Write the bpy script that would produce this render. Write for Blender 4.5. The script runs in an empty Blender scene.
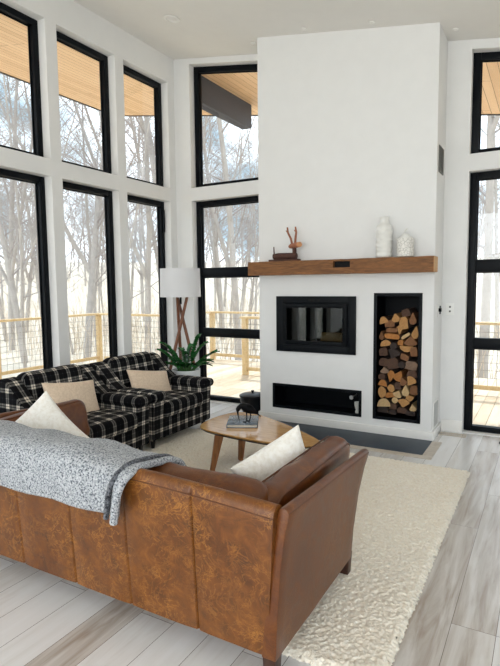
import bpy, bmesh, math, random
import numpy as np
from mathutils import Vector, Matrix, noise as mnoise

PI = math.pi
scn = bpy.context.scene
COL = scn.collection

# ------------------------------------------------------------------ camera
cam_d = bpy.data.cameras.new('camera')
cam = bpy.data.objects.new('camera', cam_d)
COL.objects.link(cam)
RC = [[0.87005, 0.49285, -0.01061], [-0.03579, 0.08461, 0.99577], [-0.49167, 0.86599, -0.09125]]
mw = Matrix.Identity(4)
for i in range(3):
    mw[i][0] = RC[0][i]; mw[i][1] = RC[1][i]; mw[i][2] = -RC[2][i]
mw[0][3], mw[1][3], mw[2][3] = 0.0, 0.0, 1.5
cam.matrix_world = mw
cam_d.sensor_fit = 'VERTICAL'; cam_d.sensor_height = 24.0; cam_d.sensor_width = 18.0
cam_d.lens = 24.0 * 524.24 / 666.0
cam_d.clip_end = 400
scn.camera = cam

# ------------------------------------------------------------------ exposure
scn.view_settings.view_transform = 'Standard'
scn.view_settings.look = 'None'
scn.view_settings.exposure = 0.29
scn.view_settings.gamma = 1.0
scn.view_settings.use_curve_mapping = False

# ------------------------------------------------------------------ sky
world = bpy.data.worlds.new('sky'); scn.world = world; world.use_nodes = True
nt = world.node_tree; nt.nodes.clear()
wo = nt.nodes.new('ShaderNodeOutputWorld'); wb = nt.nodes.new('ShaderNodeBackground')
tc = nt.nodes.new('ShaderNodeTexCoord'); mp = nt.nodes.new('ShaderNodeMapping')
mp.inputs['Scale'].default_value = (1.0, 1.0, 1.6)
nz = nt.nodes.new('ShaderNodeTexNoise'); nz.inputs['Scale'].default_value = 5.0; nz.inputs['Detail'].default_value = 5.0
cr = nt.nodes.new('ShaderNodeValToRGB')
cr.color_ramp.elements[0].position = 0.43; cr.color_ramp.elements[0].color = (0.22, 0.30, 0.36, 1)
cr.color_ramp.elements[1].position = 0.57; cr.color_ramp.elements[1].color = (0.91, 0.98, 1.06, 1)
nt.links.new(tc.outputs['Generated'], mp.inputs['Vector']); nt.links.new(mp.outputs['Vector'], nz.inputs['Vector'])
nt.links.new(nz.outputs['Fac'], cr.inputs['Fac']); nt.links.new(cr.outputs['Color'], wb.inputs['Color'])
wb.inputs['Strength'].default_value = 2.4
nt.links.new(wb.outputs['Background'], wo.inputs['Surface'])

# ------------------------------------------------------------------ sun, and fill lamps added at the unseen rear and side glazing
def light(name, kind, loc, rot, energy, color, **kw):
    d = bpy.data.lights.new(name, kind); d.energy = energy; d.color = color
    for k, v in kw.items(): setattr(d, k, v)
    o = bpy.data.objects.new(name, d); COL.objects.link(o)
    o.location = loc; o.rotation_euler = rot
    return o
def aim(o, d):
    o.rotation_euler = Vector(d).to_track_quat('-Z', 'Y').to_euler()
s = light('sun', 'SUN', (0, 0, 20), (0, 0, 0), 2.2, (1.0, 0.98, 0.95), angle=0.05)
aim(s, (0.22, -0.42, -0.90))
l = light('rear_fill', 'AREA', (-0.5, -4.35, 1.9), (0, 0, 0), 195, (0.97, 0.985, 1.0), shape='RECTANGLE', size=6.0, size_y=3.0)
aim(l, (0, 1, 0))
l = light('side_fill', 'AREA', (3.55, 0.5, 1.9), (0, 0, 0), 10, (0.97, 0.985, 1.0), shape='RECTANGLE', size=5.0, size_y=2.8)
aim(l, (-1, 0, 0))
for nm, loc, d, sx, sy in (('left_portal', (-4.45, 2.2, 2.1), (1, 0, 0), 6.6, 4.2), ('back_portal', (-3.4, 5.72, 2.1), (0, -1, 0), 1.2, 4.2), ('right_portal', (-0.1, 5.72, 2.0), (0, -1, 0), 1.3, 3.8)):
    p = light(nm, 'AREA', loc, (0, 0, 0), 1, (1, 1, 1), shape='RECTANGLE', size=sx, size_y=sy)
    p.data.cycles.is_portal = True
    aim(p, d)

# ------------------------------------------------------------------ material helpers
def lin(c):
    return tuple(((v / 255.0) / 12.92 if v / 255.0 <= 0.04045 else ((v / 255.0 + 0.055) / 1.055) ** 2.4) for v in c) + (1.0,)
class Nodes:
    def __init__(self, name):
        self.m = bpy.data.materials.new(name); self.m.use_nodes = True
        self.t = self.m.node_tree; self.t.nodes.clear()
        self.out = self.n('ShaderNodeOutputMaterial')
        self.p = self.n('ShaderNodeBsdfPrincipled'); self.l(self.p.outputs[0], self.out.inputs[0])
    def n(self, typ, **kw):
        x = self.t.nodes.new(typ)
        for k, v in kw.items(): setattr(x, k, v)
        return x
    def l(self, a, b): self.t.links.new(a, b)
    def set(self, node, **kw):
        for k, v in kw.items(): node.inputs[k.replace('_', ' ')].default_value = v
        return node
    def coord(self, kind='Object', scale=(1, 1, 1), rot=(0, 0, 0), loc=(0, 0, 0)):
        c = self.n('ShaderNodeTexCoord'); m = self.n('ShaderNodeMapping')
        m.inputs['Scale'].default_value = scale; m.inputs['Rotation'].default_value = rot; m.inputs['Location'].default_value = loc
        self.l(c.outputs[kind], m.inputs['Vector']); return m.outputs['Vector']
    def noise(self, vec, scale, detail=4.0, rough=0.5, dist=0.0):
        x = self.n('ShaderNodeTexNoise'); self.l(vec, x.inputs['Vector'])
        x.inputs['Scale'].default_value = scale; x.inputs['Detail'].default_value = detail
        x.inputs['Roughness'].default_value = rough; x.inputs['Distortion'].default_value = dist
        return x
    def ramp(self, fac, stops, interp='LINEAR'):
        r = self.n('ShaderNodeValToRGB'); r.color_ramp.interpolation = interp
        e = r.color_ramp.elements
        while len(e) < len(stops): e.new(0.5)
        for i, (p, c) in enumerate(stops):
            e[i].position = p; e[i].color = c if len(c) == 4 else tuple(c) + (1.0,)
        self.l(fac, r.inputs['Fac']); return r.outputs['Color']
    def mix(self, fac, a, b, blend='MIX'):
        x = self.n('ShaderNodeMix', data_type='RGBA', blend_type=blend)
        for sock, v in ((x.inputs[0], fac), (x.inputs[6], a), (x.inputs[7], b)):
            if hasattr(v, 'links'): self.l(v, sock)
            else: sock.default_value = v
        return x.outputs[2]
    def math(self, op, a, b=0.0):
        x = self.n('ShaderNodeMath', operation=op)
        for sock, v in ((x.inputs[0], a), (x.inputs[1], b)):
            if hasattr(v, 'links'): self.l(v, sock)
            else: sock.default_value = v
        return x.outputs[0]
    def bump(self, h, strength=0.3, dist=0.01):
        b = self.n('ShaderNodeBump'); b.inputs['Strength'].default_value = strength; b.inputs['Distance'].default_value = dist
        self.l(h, b.inputs['Height']); self.l(b.outputs[0], self.p.inputs['Normal'])
    def base(self, v):
        if hasattr(v, 'links'): self.l(v, self.p.inputs['Base Color'])
        else: self.p.inputs['Base Color'].default_value = v
    def rough(self, v):
        if hasattr(v, 'links'): self.l(v, self.p.inputs['Roughness'])
        else: self.p.inputs['Roughness'].default_value = v

def simple(name, c, rough=0.5, metal=0.0, var=0.06, vscale=8.0, bump=0.0, bscale=60.0, spec=0.5):
    k = Nodes(name); v = k.coord()
    n = k.noise(v, vscale)
    a = lin(c); lo = tuple(max(0, x * (1 - var)) for x in a[:3]); hi = tuple(min(1, x * (1 + var)) for x in a[:3])
    k.base(k.ramp(n.outputs['Fac'], [(0.3, lo), (0.7, hi)]))
    k.rough(rough); k.p.inputs['Metallic'].default_value = metal; k.p.inputs['Specular IOR Level'].default_value = spec
    if bump: k.bump(k.noise(v, bscale, 3).outputs['Fac'], bump, 0.004)
    return k.m
def wood(name, c1, c2, scale=(1, 1, 1), rough=0.5, bands=5.0, bump=0.1, dist=2.5):
    k = Nodes(name); v = k.coord(scale=scale)
    n = k.noise(v, bands, 6, 0.6, dist)
    f = k.noise(v, bands * 7, 3, 0.6)
    c = k.ramp(n.outputs['Fac'], [(0.30, lin(c1)), (0.5, tuple((a + b) / 2 for a, b in zip(lin(c1), lin(c2)))), (0.7, lin(c2))])
    c = k.mix(0.25, c, k.ramp(f.outputs['Fac'], [(0.35, lin(c1)), (0.65, lin(c2))]))
    k.base(c); k.rough(rough)
    if bump: k.bump(f.outputs['Fac'], bump, 0.004)
    return k.m
def planks(name, tones, width, length, seam, rough, grain=0.5, streak=None):
    # boards run along Y; brick rows are laid across X
    k = Nodes(name)
    c = k.n('ShaderNodeTexCoord'); sp = k.n('ShaderNodeSeparateXYZ'); k.l(c.outputs['Object'], sp.inputs[0])
    cb = k.n('ShaderNodeCombineXYZ'); k.l(sp.outputs['Y'], cb.inputs['X']); k.l(sp.outputs['X'], cb.inputs['Y'])
    br = k.n('ShaderNodeTexBrick'); k.l(cb.outputs[0], br.inputs['Vector'])
    br.offset = 0.37; br.offset_frequency = 3
    k.set(br, Scale=1.0, Mortar_Size=seam, Mortar_Smooth=0.1, Bias=0.0, Brick_Width=length, Row_Height=width)
    br.inputs['Color1'].default_value = (0, 0, 0, 1); br.inputs['Color2'].default_value = (1, 1, 1, 1); br.inputs['Mortar'].default_value = (0.5, 0.5, 0.5, 1)
    gm = k.n('ShaderNodeMapping'); k.l(c.outputs['Object'], gm.inputs['Vector']); gm.inputs['Scale'].default_value = (9.0, 0.8, 1.0)
    # shift the grain per board
    ad = k.n('ShaderNodeVectorMath', operation='ADD'); k.l(gm.outputs[0], ad.inputs[0])
    sc = k.n('ShaderNodeVectorMath', operation='SCALE'); k.l(br.outputs['Color'], sc.inputs[0]); sc.inputs['Scale'].default_value = 31.0
    k.l(sc.outputs[0], ad.inputs[1])
    g = k.noise(ad.outputs[0], 2.0, 7, 0.6, 0.6)
    f = k.math('ADD', k.math('MULTIPLY', br.outputs['Color'], 1 - grain), k.math('MULTIPLY', g.outputs['Fac'], grain))
    n = len(tones)
    col = k.ramp(f, [(0.22 + 0.56 * i / (n - 1), lin(t)) for i, t in enumerate(tones)])
    col = k.mix(br.outputs['Fac'], col, lin(streak or (70, 60, 50)))
    k.base(col); k.rough(rough)
    hh = k.math('SUBTRACT', k.math('MULTIPLY', g.outputs['Fac'], 0.3), br.outputs['Fac'])
    k.bump(hh, 0.25, 0.002)
    return k.m
def glass_mat(name, tint, gloss):
    k = Nodes(name); k.t.nodes.remove(k.p)
    tr = k.n('ShaderNodeBsdfTransparent'); tr.inputs[0].default_value = tint
    gl = k.n('ShaderNodeBsdfGlossy'); gl.inputs['Roughness'].default_value = 0.02; gl.inputs[0].default_value = (1, 1, 1, 1)
    lw = k.n('ShaderNodeLayerWeight'); lw.inputs['Blend'].default_value = 0.5
    fac = k.math('ADD', gloss, k.math('MULTIPLY', k.math('POWER', lw.outputs['Facing'], 5.0), 0.85))
    mx = k.n('ShaderNodeMixShader'); k.l(fac, mx.inputs[0]); k.l(tr.outputs[0], mx.inputs[1]); k.l(gl.outputs[0], mx.inputs[2])
    k.l(mx.outputs[0], k.out.inputs[0]); return k.m

# ---- materials
MT = {}
MT['wall'] = simple('white_wall_paint', (229, 228, 226), 0.7, var=0.012, bump=0.03, bscale=180)
MT['ceiling'] = simple('ceiling_paint', (232, 229, 224), 0.8, var=0.01)
MT['trim'] = simple('white_trim_paint', (236, 233, 228), 0.4, var=0.01)
MT['black'] = simple('black_window_frame', (7, 11, 16), 0.45, var=0.1, spec=0.14)
MT['blackmetal'] = simple('black_steel', (7, 10, 14), 0.5, var=0.15, spec=0.12)
MT['soot_and_shade'] = simple('soot_and_shade_black', (9, 9, 10), 0.9, var=0.2)  # firebox soot; also paints the shade in vent gaps and the mortise
MT['glass'] = glass_mat('window_glass', (0.97, 0.985, 0.99, 1), 0.03)
MT['stoveglass'] = glass_mat('stove_glass', (0.55, 0.6, 0.6, 1), 0.04)
MT['floor'] = planks('floor_planks', [(158, 142, 126), (208, 202, 195), (228, 226, 223), (236, 235, 234)], 0.18, 1.62, 0.0012, 0.23, 0.62, (105, 95, 85))
_p = MT['floor'].node_tree.nodes['Principled BSDF']; _p.inputs['Specular IOR Level'].default_value = 0.75
MT['deck'] = planks('deck_boards', [(206, 188, 160), (222, 208, 184), (232, 222, 204)], 0.14, 3.6, 0.0, 0.75, 0.6)
MT['soffit'] = planks('soffit_boards', [(214, 172, 124), (230, 190, 144), (238, 202, 158)], 0.11, 3.2, 0.004, 0.55, 0.6, (150, 105, 60))
MT['rail'] = wood('pine_rail', (202, 172, 122), (230, 206, 162), (3, 3, 3), 0.7, 3.0)
MT['fascia'] = simple('dark_fascia', (70, 68, 68), 0.6)
MT['beam'] = simple('charcoal_beam', (46, 46, 56), 0.6, var=0.12, bump=0.1)
MT['wire'] = simple('galvanised_wire', (150, 146, 138), 0.5, 0.6)
MT['bark'] = simple('pale_bark', (180, 172, 165), 0.9, var=0.12, vscale=3.0)
MT['twig'] = simple('pale_twigs', (164, 156, 152), 0.9, var=0.1)
MT['dryleaf'] = simple('dry_brush', (208, 192, 172), 0.9, var=0.2)
MT['slate'] = simple('slate_hearth', (58, 68, 78), 0.55, var=0.12, vscale=5, bump=0.08)
MT['grey'] = simple('grey_grille', (98, 98, 94), 0.5)
MT['white'] = simple('white_plastic', (235, 234, 230), 0.4, var=0.01)
MT['ceramic'] = simple('white_ceramic', (226, 224, 218), 0.3, var=0.02)
MT['pot'] = simple('white_planter', (228, 230, 230), 0.45, var=0.02)
MT['soil'] = simple('dark_soil', (36, 28, 22), 0.95, var=0.4, vscale=60, bump=0.4)
MT['lampshade'] = simple('linen_shade', (226, 225, 226), 0.9, var=0.01, bump=0.05, bscale=200)
MT['walnut'] = wood('walnut_legs', (92, 52, 30), (138, 84, 50), (14, 14, 1.2), 0.45, 2.0)
MT['mantel'] = wood('mantel_timber', (80, 48, 20), (150, 98, 50), (1.0, 6, 7), 0.65, 3.0, 0.25)
MT['mantelend'] = wood('mantel_end_grain', (178, 132, 84), (214, 172, 122), (1.0, 14, 14), 0.7, 3.0, 0.2)
MT['table'] = wood('table_oak', (176, 124, 66), (226, 180, 116), (1.2, 9, 4), 0.16, 2.2, 0.05)
MT['tableleg'] = wood('table_leg_oak', (118, 72, 38), (168, 112, 64), (12, 12, 1.5), 0.42, 2.0, 0.05)
_p = MT['table'].node_tree.nodes['Principled BSDF']; _p.inputs['Coat Weight'].default_value = 0.8; _p.inputs['Coat Roughness'].default_value = 0.1
MT['darkedge'] = simple('dark_table_edge', (52, 34, 22), 0.5)
MT['darkwood'] = wood('dark_wood_leg', (48, 26, 18), (74, 42, 28), (8, 8, 1), 0.4, 2.0, 0.05)
MT['blackwood'] = simple('black_wood_leg', (20, 17, 16), 0.45)
MT['bird'] = simple('black_bird_iron', (6, 6, 8), 0.55, var=0.2, spec=0.15, bump=0.3, bscale=120)
MT['page'] = simple('book_pages', (214, 208, 196), 0.8, var=0.05, vscale=200)
MT['twigwood'] = wood('twig_wood', (120, 70, 48), (176, 112, 80), (6, 6, 6), 0.7, 4.0)
MT['barkwood'] = wood('dark_log_wood', (54, 32, 26), (92, 56, 44), (4, 8, 8), 0.8, 4.0)
MT['cutwood'] = wood('cut_log_end', (186, 128, 84), (216, 162, 116), (9, 9, 9), 0.7, 3.0)
MT['rubber'] = simple('black_rubber', (26, 28, 34), 0.6)
MT['bucket'] = simple('charcoal_glaze', (12, 14, 18), 0.3, var=0.2, spec=0.3)

MT['steel'] = simple('brushed_steel', (190, 190, 188), 0.5, var=0.03)
def leather(name='brown_leather', warm=0.0, vein=0.6, rg=(0.34, 0.5)):
    k = Nodes(name); v = k.coord()
    big = k.noise(v, 3.2, 5, 0.6, 0.6)
    mid = k.noise(v, 13, 6, 0.65, 1.0)
    c1 = k.ramp(big.outputs['Fac'], [(0.28, lin((72, 36, 9))), (0.5, lin((108, 60, 16))), (0.72, lin((138, 83, 26)))])
    c2 = k.ramp(mid.outputs['Fac'], [(0.32, lin((60, 30, 10))), (0.52, lin((106, 59, 17))), (0.74, lin((148, 92, 34)))])
    c = k.mix(0.55, c1, c2)
    # rubbed, paler crease lines
    r1 = k.math('ABSOLUTE', k.math('SUBTRACT', k.noise(v, 8.0, 5, 0.6, 1.6).outputs['Fac'], 0.5))
    r2 = k.math('ABSOLUTE', k.math('SUBTRACT', k.noise(v, 15.0, 5, 0.6, 1.2).outputs['Fac'], 0.5))
    ln = k.math('MAXIMUM', k.ramp(r1, [(0.0, (1, 1, 1)), (0.018, (0, 0, 0))]), k.ramp(r2, [(0.0, (0.9, 0.9, 0.9)), (0.024, (0, 0, 0))]))
    mask = k.ramp(k.noise(v, 4.5, 4).outputs['Fac'], [(0.40, (0, 0, 0)), (0.60, (1, 1, 1))])
    c = k.mix(k.math('MULTIPLY', k.math('MULTIPLY', ln, mask), vein), c, lin((190, 128, 54)))
    if warm: c = k.mix(warm, c, lin((88, 38, 12)))
    k.base(c)
    k.rough(k.ramp(mid.outputs['Fac'], [(0.3, (rg[0],) * 3), (0.7, (rg[1],) * 3)]))
    k.bump(k.math('ADD', k.math('MULTIPLY', mid.outputs['Fac'], 0.6), k.noise(v, 160, 2).outputs['Fac']), 0.22, 0.003)
    return k.m
MT['leather'] = leather()
MT['leatherside'] = leather('smooth_red_brown_leather', 0.38, 0.25, (0.3, 0.42))
MT['leatherseam'] = simple('leather_piping', (92, 50, 20), 0.5, var=0.15)

def plaid():
    k = Nodes('black_plaid_wool')
    c = k.n('ShaderNodeTexCoord'); sp = k.n('ShaderNodeSeparateXYZ'); k.l(c.outputs['UV'], sp.inputs[0])
    nzv = k.noise(c.outputs['UV'], 240, 2)
    sets = []
    for ax in ('X', 'Y'):
        t = k.math('MULTIPLY', sp.outputs[ax], 1 / 0.125)
        t = k.math('ADD', t, k.math('MULTIPLY', k.math('SUBTRACT', nzv.outputs['Fac'], 0.5), 0.05))
        fr = k.math('FRACT', t)
        K = (0.0, 0.0, 0.0); Wt = (1.0, 1.0, 1.0); G = (0.32,) * 3
        sets.append(k.ramp(fr, [(0.0, G), (0.05, K), (0.32, K), (0.37, Wt), (0.46, Wt), (0.48, G), (0.51, G), (0.53, Wt), (0.62, Wt), (0.67, K), (0.95, K), (0.975, G)]))
    f = k.math('ADD', k.math('MULTIPLY', sets[0], 0.5), k.math('MULTIPLY', sets[1], 0.5))
    f = k.math('ADD', f, k.math('MULTIPLY', k.math('SUBTRACT', nzv.outputs['Fac'], 0.5), 0.15))
    k.base(k.ramp(f, [(0.0, lin((9, 9, 12))), (0.25, lin((24, 24, 28))), (0.5, lin((92, 90, 87))), (0.75, lin((148, 142, 133))), (0.98, lin((222, 212, 196)))]))
    k.rough(0.95); k.p.inputs['Specular IOR Level'].default_value = 0.15
    k.bump(nzv.outputs['Fac'], 0.3, 0.003)
    return k.m
MT['plaid'] = plaid()

def fuzzy(name, stops, scale, rough=0.95, bstr=0.6, bd=0.01, detail=3):
    k = Nodes(name); v = k.coord()
    n = k.noise(v, scale, detail, 0.65)
    k.base(k.ramp(n.outputs['Fac'], [(p, lin(c)) for p, c in stops])); k.rough(rough)
    k.p.inputs['Specular IOR Level'].default_value = 0.1
    k.p.inputs['Sheen Weight'].default_value = 0.2
    k.bump(n.outputs['Fac'], bstr, bd); return k.m
MT['throw'] = fuzzy('grey_boucle', [(0.36, (58, 62, 70)), (0.44, (140, 144, 150)), (0.54, (188, 190, 193)), (0.72, (220, 220, 220))], 125, bstr=0.9, bd=0.008)
MT['throwhem'] = fuzzy('charcoal_boucle', [(0.38, (34, 36, 42)), (0.6, (120, 122, 128))], 95, bstr=1.0, bd=0.012)
MT['fur'] = fuzzy('cream_faux_fur', [(0.3, (236, 229, 216)), (0.6, (250, 246, 238))], 45, bstr=0.5, bd=0.01)
MT['beige'] = fuzzy('beige_cushion_cloth', [(0.3, (214, 190, 164)), (0.7, (234, 212, 188))], 60, bstr=0.25, bd=0.004)
MT['rug'] = fuzzy('cream_shag', [(0.3, (242, 229, 208)), (0.55, (252, 243, 226)), (0.75, (254, 249, 237))], 60, bstr=0.8, bd=0.012)
MT['leaf'] = simple('glossy_leaf', (44, 104, 52), 0.24, var=0.45, vscale=14)
MT['stem'] = simple('green_stem', (64, 104, 50), 0.5, var=0.2)
def terrain_mat():
    k = Nodes('dry_grass_field'); v = k.coord()
    n = k.noise(v, 0.25, 6, 0.6); f = k.noise(v, 3.0, 5, 0.65)
    c = k.mix(0.5, k.ramp(n.outputs['Fac'], [(0.3, lin((208, 194, 174))), (0.7, lin((230, 222, 208)))]), k.ramp(f.outputs['Fac'], [(0.3, lin((192, 176, 154))), (0.7, lin((234, 228, 214)))]))
    k.base(c); k.rough(0.95); return k.m
MT['field'] = terrain_mat()
def book_mat():
    k = Nodes('book_cover_photo'); v = k.coord(scale=(6, 6, 6))
    n = k.noise(v, 1.2, 5, 0.6, 0.8)
    k.base(k.ramp(n.outputs['Fac'], [(0.3, lin((34, 40, 46))), (0.5, lin((74, 84, 92))), (0.72, lin((120, 126, 130)))])); k.rough(0.22); return k.m
MT['book'] = book_mat()
def canister_mat():
    k = Nodes('etched_ceramic'); v = k.coord(scale=(1, 1, 1))
    vo = k.n('ShaderNodeTexVoronoi', feature='DISTANCE_TO_EDGE'); vo.inputs['Scale'].default_value = 38.0; k.l(v, vo.inputs['Vector'])
    k.base(k.ramp(vo.outputs['Distance'], [(0.0, lin((176, 172, 164))), (0.1, lin((228, 225, 218)))])); k.rough(0.4)
    k.bump(vo.outputs['Distance'], 0.4, 0.004); return k.m
MT['canister'] = canister_mat()

# ------------------------------------------------------------------ mesh helpers
class MB:
    def __init__(self): self.v = []; self.f = []; self.mi = []
    def add(self, vs, fs, mi=0):
        b = len(self.v); self.v += [tuple(p) for p in vs]
        self.f += [tuple(b + i for i in q) for q in fs]; self.mi += [mi] * len(fs)
        return self
    def box(self, x0, x1, y0, y1, z0, z1, mi=0):
        return self.add([(x0, y0, z0), (x1, y0, z0), (x1, y1, z0), (x0, y1, z0), (x0, y0, z1), (x1, y0, z1), (x1, y1, z1), (x0, y1, z1)],
                        [(3, 2, 1, 0), (4, 5, 6, 7), (0, 1, 5, 4), (1, 2, 6, 5), (2, 3, 7, 6), (3, 0, 4, 7)], mi)
    def prism(self, a, b, mi=0, cap=None):
        n = len(a); fs = [(i, (i + 1) % n, n + (i + 1) % n, n + i) for i in range(n)]
        self.add(list(a) + list(b), fs, mi)
        base = len(self.v) - 2 * n
        self.f += [tuple(base + i for i in reversed(range(n))), tuple(base + n + i for i in range(n))]
        self.mi += [mi if cap is None else cap] * 2
        return self
    def loft(self, rings, closed_ring=True, caps=True, mi=0):
        n = len(rings[0]); vs = [p for r in rings for p in r]; fs = []
        for i in range(len(rings) - 1):
            for j in range(n if closed_ring else n - 1):
                k = (j + 1) % n
                fs.append((i * n + j, i * n + k, (i + 1) * n + k, (i + 1) * n + j))
        if caps and closed_ring:
            fs.append(tuple(reversed(range(n)))); fs.append(tuple((len(rings) - 1) * n + j for j in range(n)))
        return self.add(vs, fs, mi)
    def tube(self, pts, rad, sides=8, caps=True, mi=0, flat=1.0):
        pts = [Vector(p) for p in pts]; n = len(pts)
        if not hasattr(rad, '__len__'): rad = [rad] * n
        rings = []; ref = None
        for i, p in enumerate(pts):
            t = (pts[min(i + 1, n - 1)] - pts[max(i - 1, 0)]).normalized()
            if ref is None: ref = Vector((0, 0, 1)) if abs(t.z) < 0.9 else Vector((1, 0, 0))
            a = ref - t * ref.dot(t)
            if a.length < 1e-5: a = t.orthogonal()
            a.normalize(); b = t.cross(a); ref = a
            rings.append([p + (a * math.cos(2 * PI * j / sides) * flat + b * math.sin(2 * PI * j / sides)) * rad[i] for j in range(sides)])
        return self.loft(rings, True, caps, mi)
    def lathe(self, prof, c=(0, 0, 0), sides=32, caps=True, mi=0):
        rings = [[(c[0] + r * math.cos(2 * PI * j / sides), c[1] + r * math.sin(2 * PI * j / sides), c[2] + z) for j in range(sides)] for r, z in prof]
        return self.loft(rings, True, caps, mi)
    def xf(self, M):
        self.v = [tuple(M @ Vector(p)) for p in self.v]; return self
    def mesh(self, name, bevel=0.0, seg=2, merge=False, recalc=True):
        bm = bmesh.new(); vs = [bm.verts.new(p) for p in self.v]
        for q, m in zip(self.f, self.mi):
            try: fc = bm.faces.new([vs[i] for i in q]); fc.material_index = m
            except ValueError: pass
        if merge: bmesh.ops.remove_doubles(bm, verts=bm.verts, dist=1e-5)
        if recalc: bmesh.ops.recalc_face_normals(bm, faces=bm.faces)
        if bevel:
            es = [e for e in bm.edges if len(e.link_faces) == 2 and e.calc_face_angle(0) > 0.5]
            bmesh.ops.bevel(bm, geom=es, offset=bevel, segments=seg, profile=0.6, affect='EDGES', clamp_overlap=True)
        me = bpy.data.meshes.new(name); bm.to_mesh(me); bm.free(); return me

ORG = {}
def tag(o, label=None, cat=None, group=None, kind=None):
    if label: o['label'] = label
    if cat: o['category'] = cat
    if group: o['group'] = group
    if kind: o['kind'] = kind
    return o
def thing(name, label, cat, loc, group=None):
    o = bpy.data.objects.new(name, None); COL.objects.link(o); o.location = loc; o.empty_display_size = 0.1
    ORG[o.name] = Vector(loc); return tag(o, label, cat, group)
def box_uv(me):
    uv = me.uv_layers.new(name='UVMap'); vs = me.vertices
    for p in me.polygons:
        n = p.normal; a = [abs(n.x), abs(n.y), abs(n.z)]; m = a.index(max(a))
        for li in p.loop_indices:
            c = vs[me.loops[li].vertex_index].co
            uv.data[li].uv = (c.y, c.x) if m == 2 else ((c.y, c.z) if m == 0 else (c.x, c.z))
def obj(name, mb, mat, parent=None, bevel=0.0, seg=2, smooth=True, merge=False, angle=40, label=None, cat=None, group=None, kind=None, uv=False, recalc=True, mats=None):
    me = mb.mesh(name, bevel, seg, merge, recalc) if isinstance(mb, MB) else mb
    o = bpy.data.objects.new(name, me); COL.objects.link(o)
    if parent is not None:
        org = ORG[parent.name]; o.parent = parent
    else:
        n = len(me.vertices); co = np.empty(n * 3); me.vertices.foreach_get('co', co); co = co.reshape(-1, 3)
        lo, hi = co.min(0), co.max(0); org = Vector(((lo[0] + hi[0]) / 2, (lo[1] + hi[1]) / 2, lo[2]))
        o.location = org
    ORG[o.name] = org
    if uv: me.update(); box_uv(me)
    me.transform(Matrix.Translation(-org))
    for m in (mats or [mat]): me.materials.append(MT[m])
    if smooth:
        me.polygons.foreach_set('use_smooth', [True] * len(me.polygons)); me.set_sharp_from_angle(angle=math.radians(angle))
    me.update()
    return tag(o, label, cat, group, kind)
def struct(name, mb, mat, parent=None, **kw):
    return obj(name, mb, mat, parent, kind=('structure' if parent is None else None), **kw)

def cushion(w, d, h, r, crown=0.0, wr=0.0, seed=0, n=16, freq=6.0):
    """soft box: rounded, crowned and slightly wrinkled"""
    mb = MB(); H = np.array([w, d, h]) / 2; inner = np.maximum(H - r, 1e-4)
    t = np.sin(np.linspace(-PI / 2, PI / 2, n)) * 0.55 + np.linspace(-1, 1, n) * 0.45
    for ax in range(3):
        for sg in (-1, 1):
            vs = []
            for a in t:
                for b in t:
                    p = np.zeros(3); p[ax] = sg; p[(ax + 1) % 3] = a; p[(ax + 2) % 3] = b
                    q = p * H; c = np.clip(q, -inner, inner); e = q - c; L = np.linalg.norm(e)
                    pos = c + e / L * r if L > 1e-9 else q
                    kx = max(0, 1 - (pos[0] / H[0]) ** 2); ky = max(0, 1 - (pos[1] / H[1]) ** 2)
                    pos[2] += np.sign(pos[2]) * crown * kx * ky * min(1, abs(pos[2]) / (H[2] * 0.7))
                    if wr:
                        v = Vector(pos * freq + seed * 7.3)
                        pos = pos + np.array(mnoise.noise_vector(v)) * wr + np.array(mnoise.noise_vector(v * 2.7)) * wr * 0.4
                    vs.append(tuple(pos))
            fs = [(i * n + j, i * n + j + 1, (i + 1) * n + j + 1, (i + 1) * n + j) for i in range(n - 1) for j in range(n - 1)]
            mb.add(vs, fs)
    return mb
def pillow(w, h, T, seed=0, wr=0.006, n=26, pinch=0.08, pw=0.42):
    mb = MB(); t = np.sin(np.linspace(-PI / 2, PI / 2, n))
    for sg in (-1, 1):
        vs = []
        for a in t:
            for b in t:
                x = a * w / 2 * (1 - pinch * (1 - b * b)); y = b * h / 2 * (1 - pinch * (1 - a * a))
                z = sg * T / 2 * (max(0, (1 - a * a) * (1 - b * b))) ** pw
                v = Vector((x * 7 + seed * 5.1, y * 7, sg * 3.0)); e = (1 - a * a) * (1 - b * b)
                z += (mnoise.noise(v) * wr * 2 + mnoise.noise(v * 3) * wr) * min(1, e * 4)
                vs.append((x, y, z))
        mb.add(vs, [(i * n + j, i * n + j + 1, (i + 1) * n + j + 1, (i + 1) * n + j) for i in range(n - 1) for j in range(n - 1)])
    return mb
def rrect(w, d, r, z=0.0, n=6):
    pts = []
    for cx, cy, a0 in ((w / 2 - r, d / 2 - r, 0), (-w / 2 + r, d / 2 - r, 90), (-w / 2 + r, -d / 2 + r, 180), (w / 2 - r, -d / 2 + r, 270)):
        for i in range(n + 1):
            a = math.radians(a0 + 90 * i / n); pts.append(Vector((cx + r * math.cos(a), cy + r * math.sin(a), z)))
    return pts
def loop_tube(mb, pts, r, sides=6):
    pts = list(pts); n = len(pts); rings = []
    for i in range(n + 1):
        p = pts[i % n]; t = (pts[(i + 1) % n] - pts[i - 1 if i % n else n - 1]).normalized() if i < n else (pts[1] - pts[-1]).normalized()
        a = Vector((0, 0, 1)) - t * t.z; a.normalize(); b = t.cross(a)
        rings.append([p + (a * math.cos(2 * PI * j / sides) + b * math.sin(2 * PI * j / sides)) * r for j in range(sides)])
    return mb.loft(rings, True, False)
def TR(x, y, z, rx=0, ry=0, rz=0):
    return Matrix.Translation((x, y, z)) @ Matrix.Rotation(rz, 4, 'Z') @ Matrix.Rotation(ry, 4, 'Y') @ Matrix.Rotation(rx, 4, 'X')

# ================================================================== THE SETTING
XL, YB, YC = -4.20, 5.52, 5.10         # left wall, back wall, chimney front
def ceil_z(x): return 4.33 - 0.16 * (x + 4.2)
XR, YR = 3.2, -4.0

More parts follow.
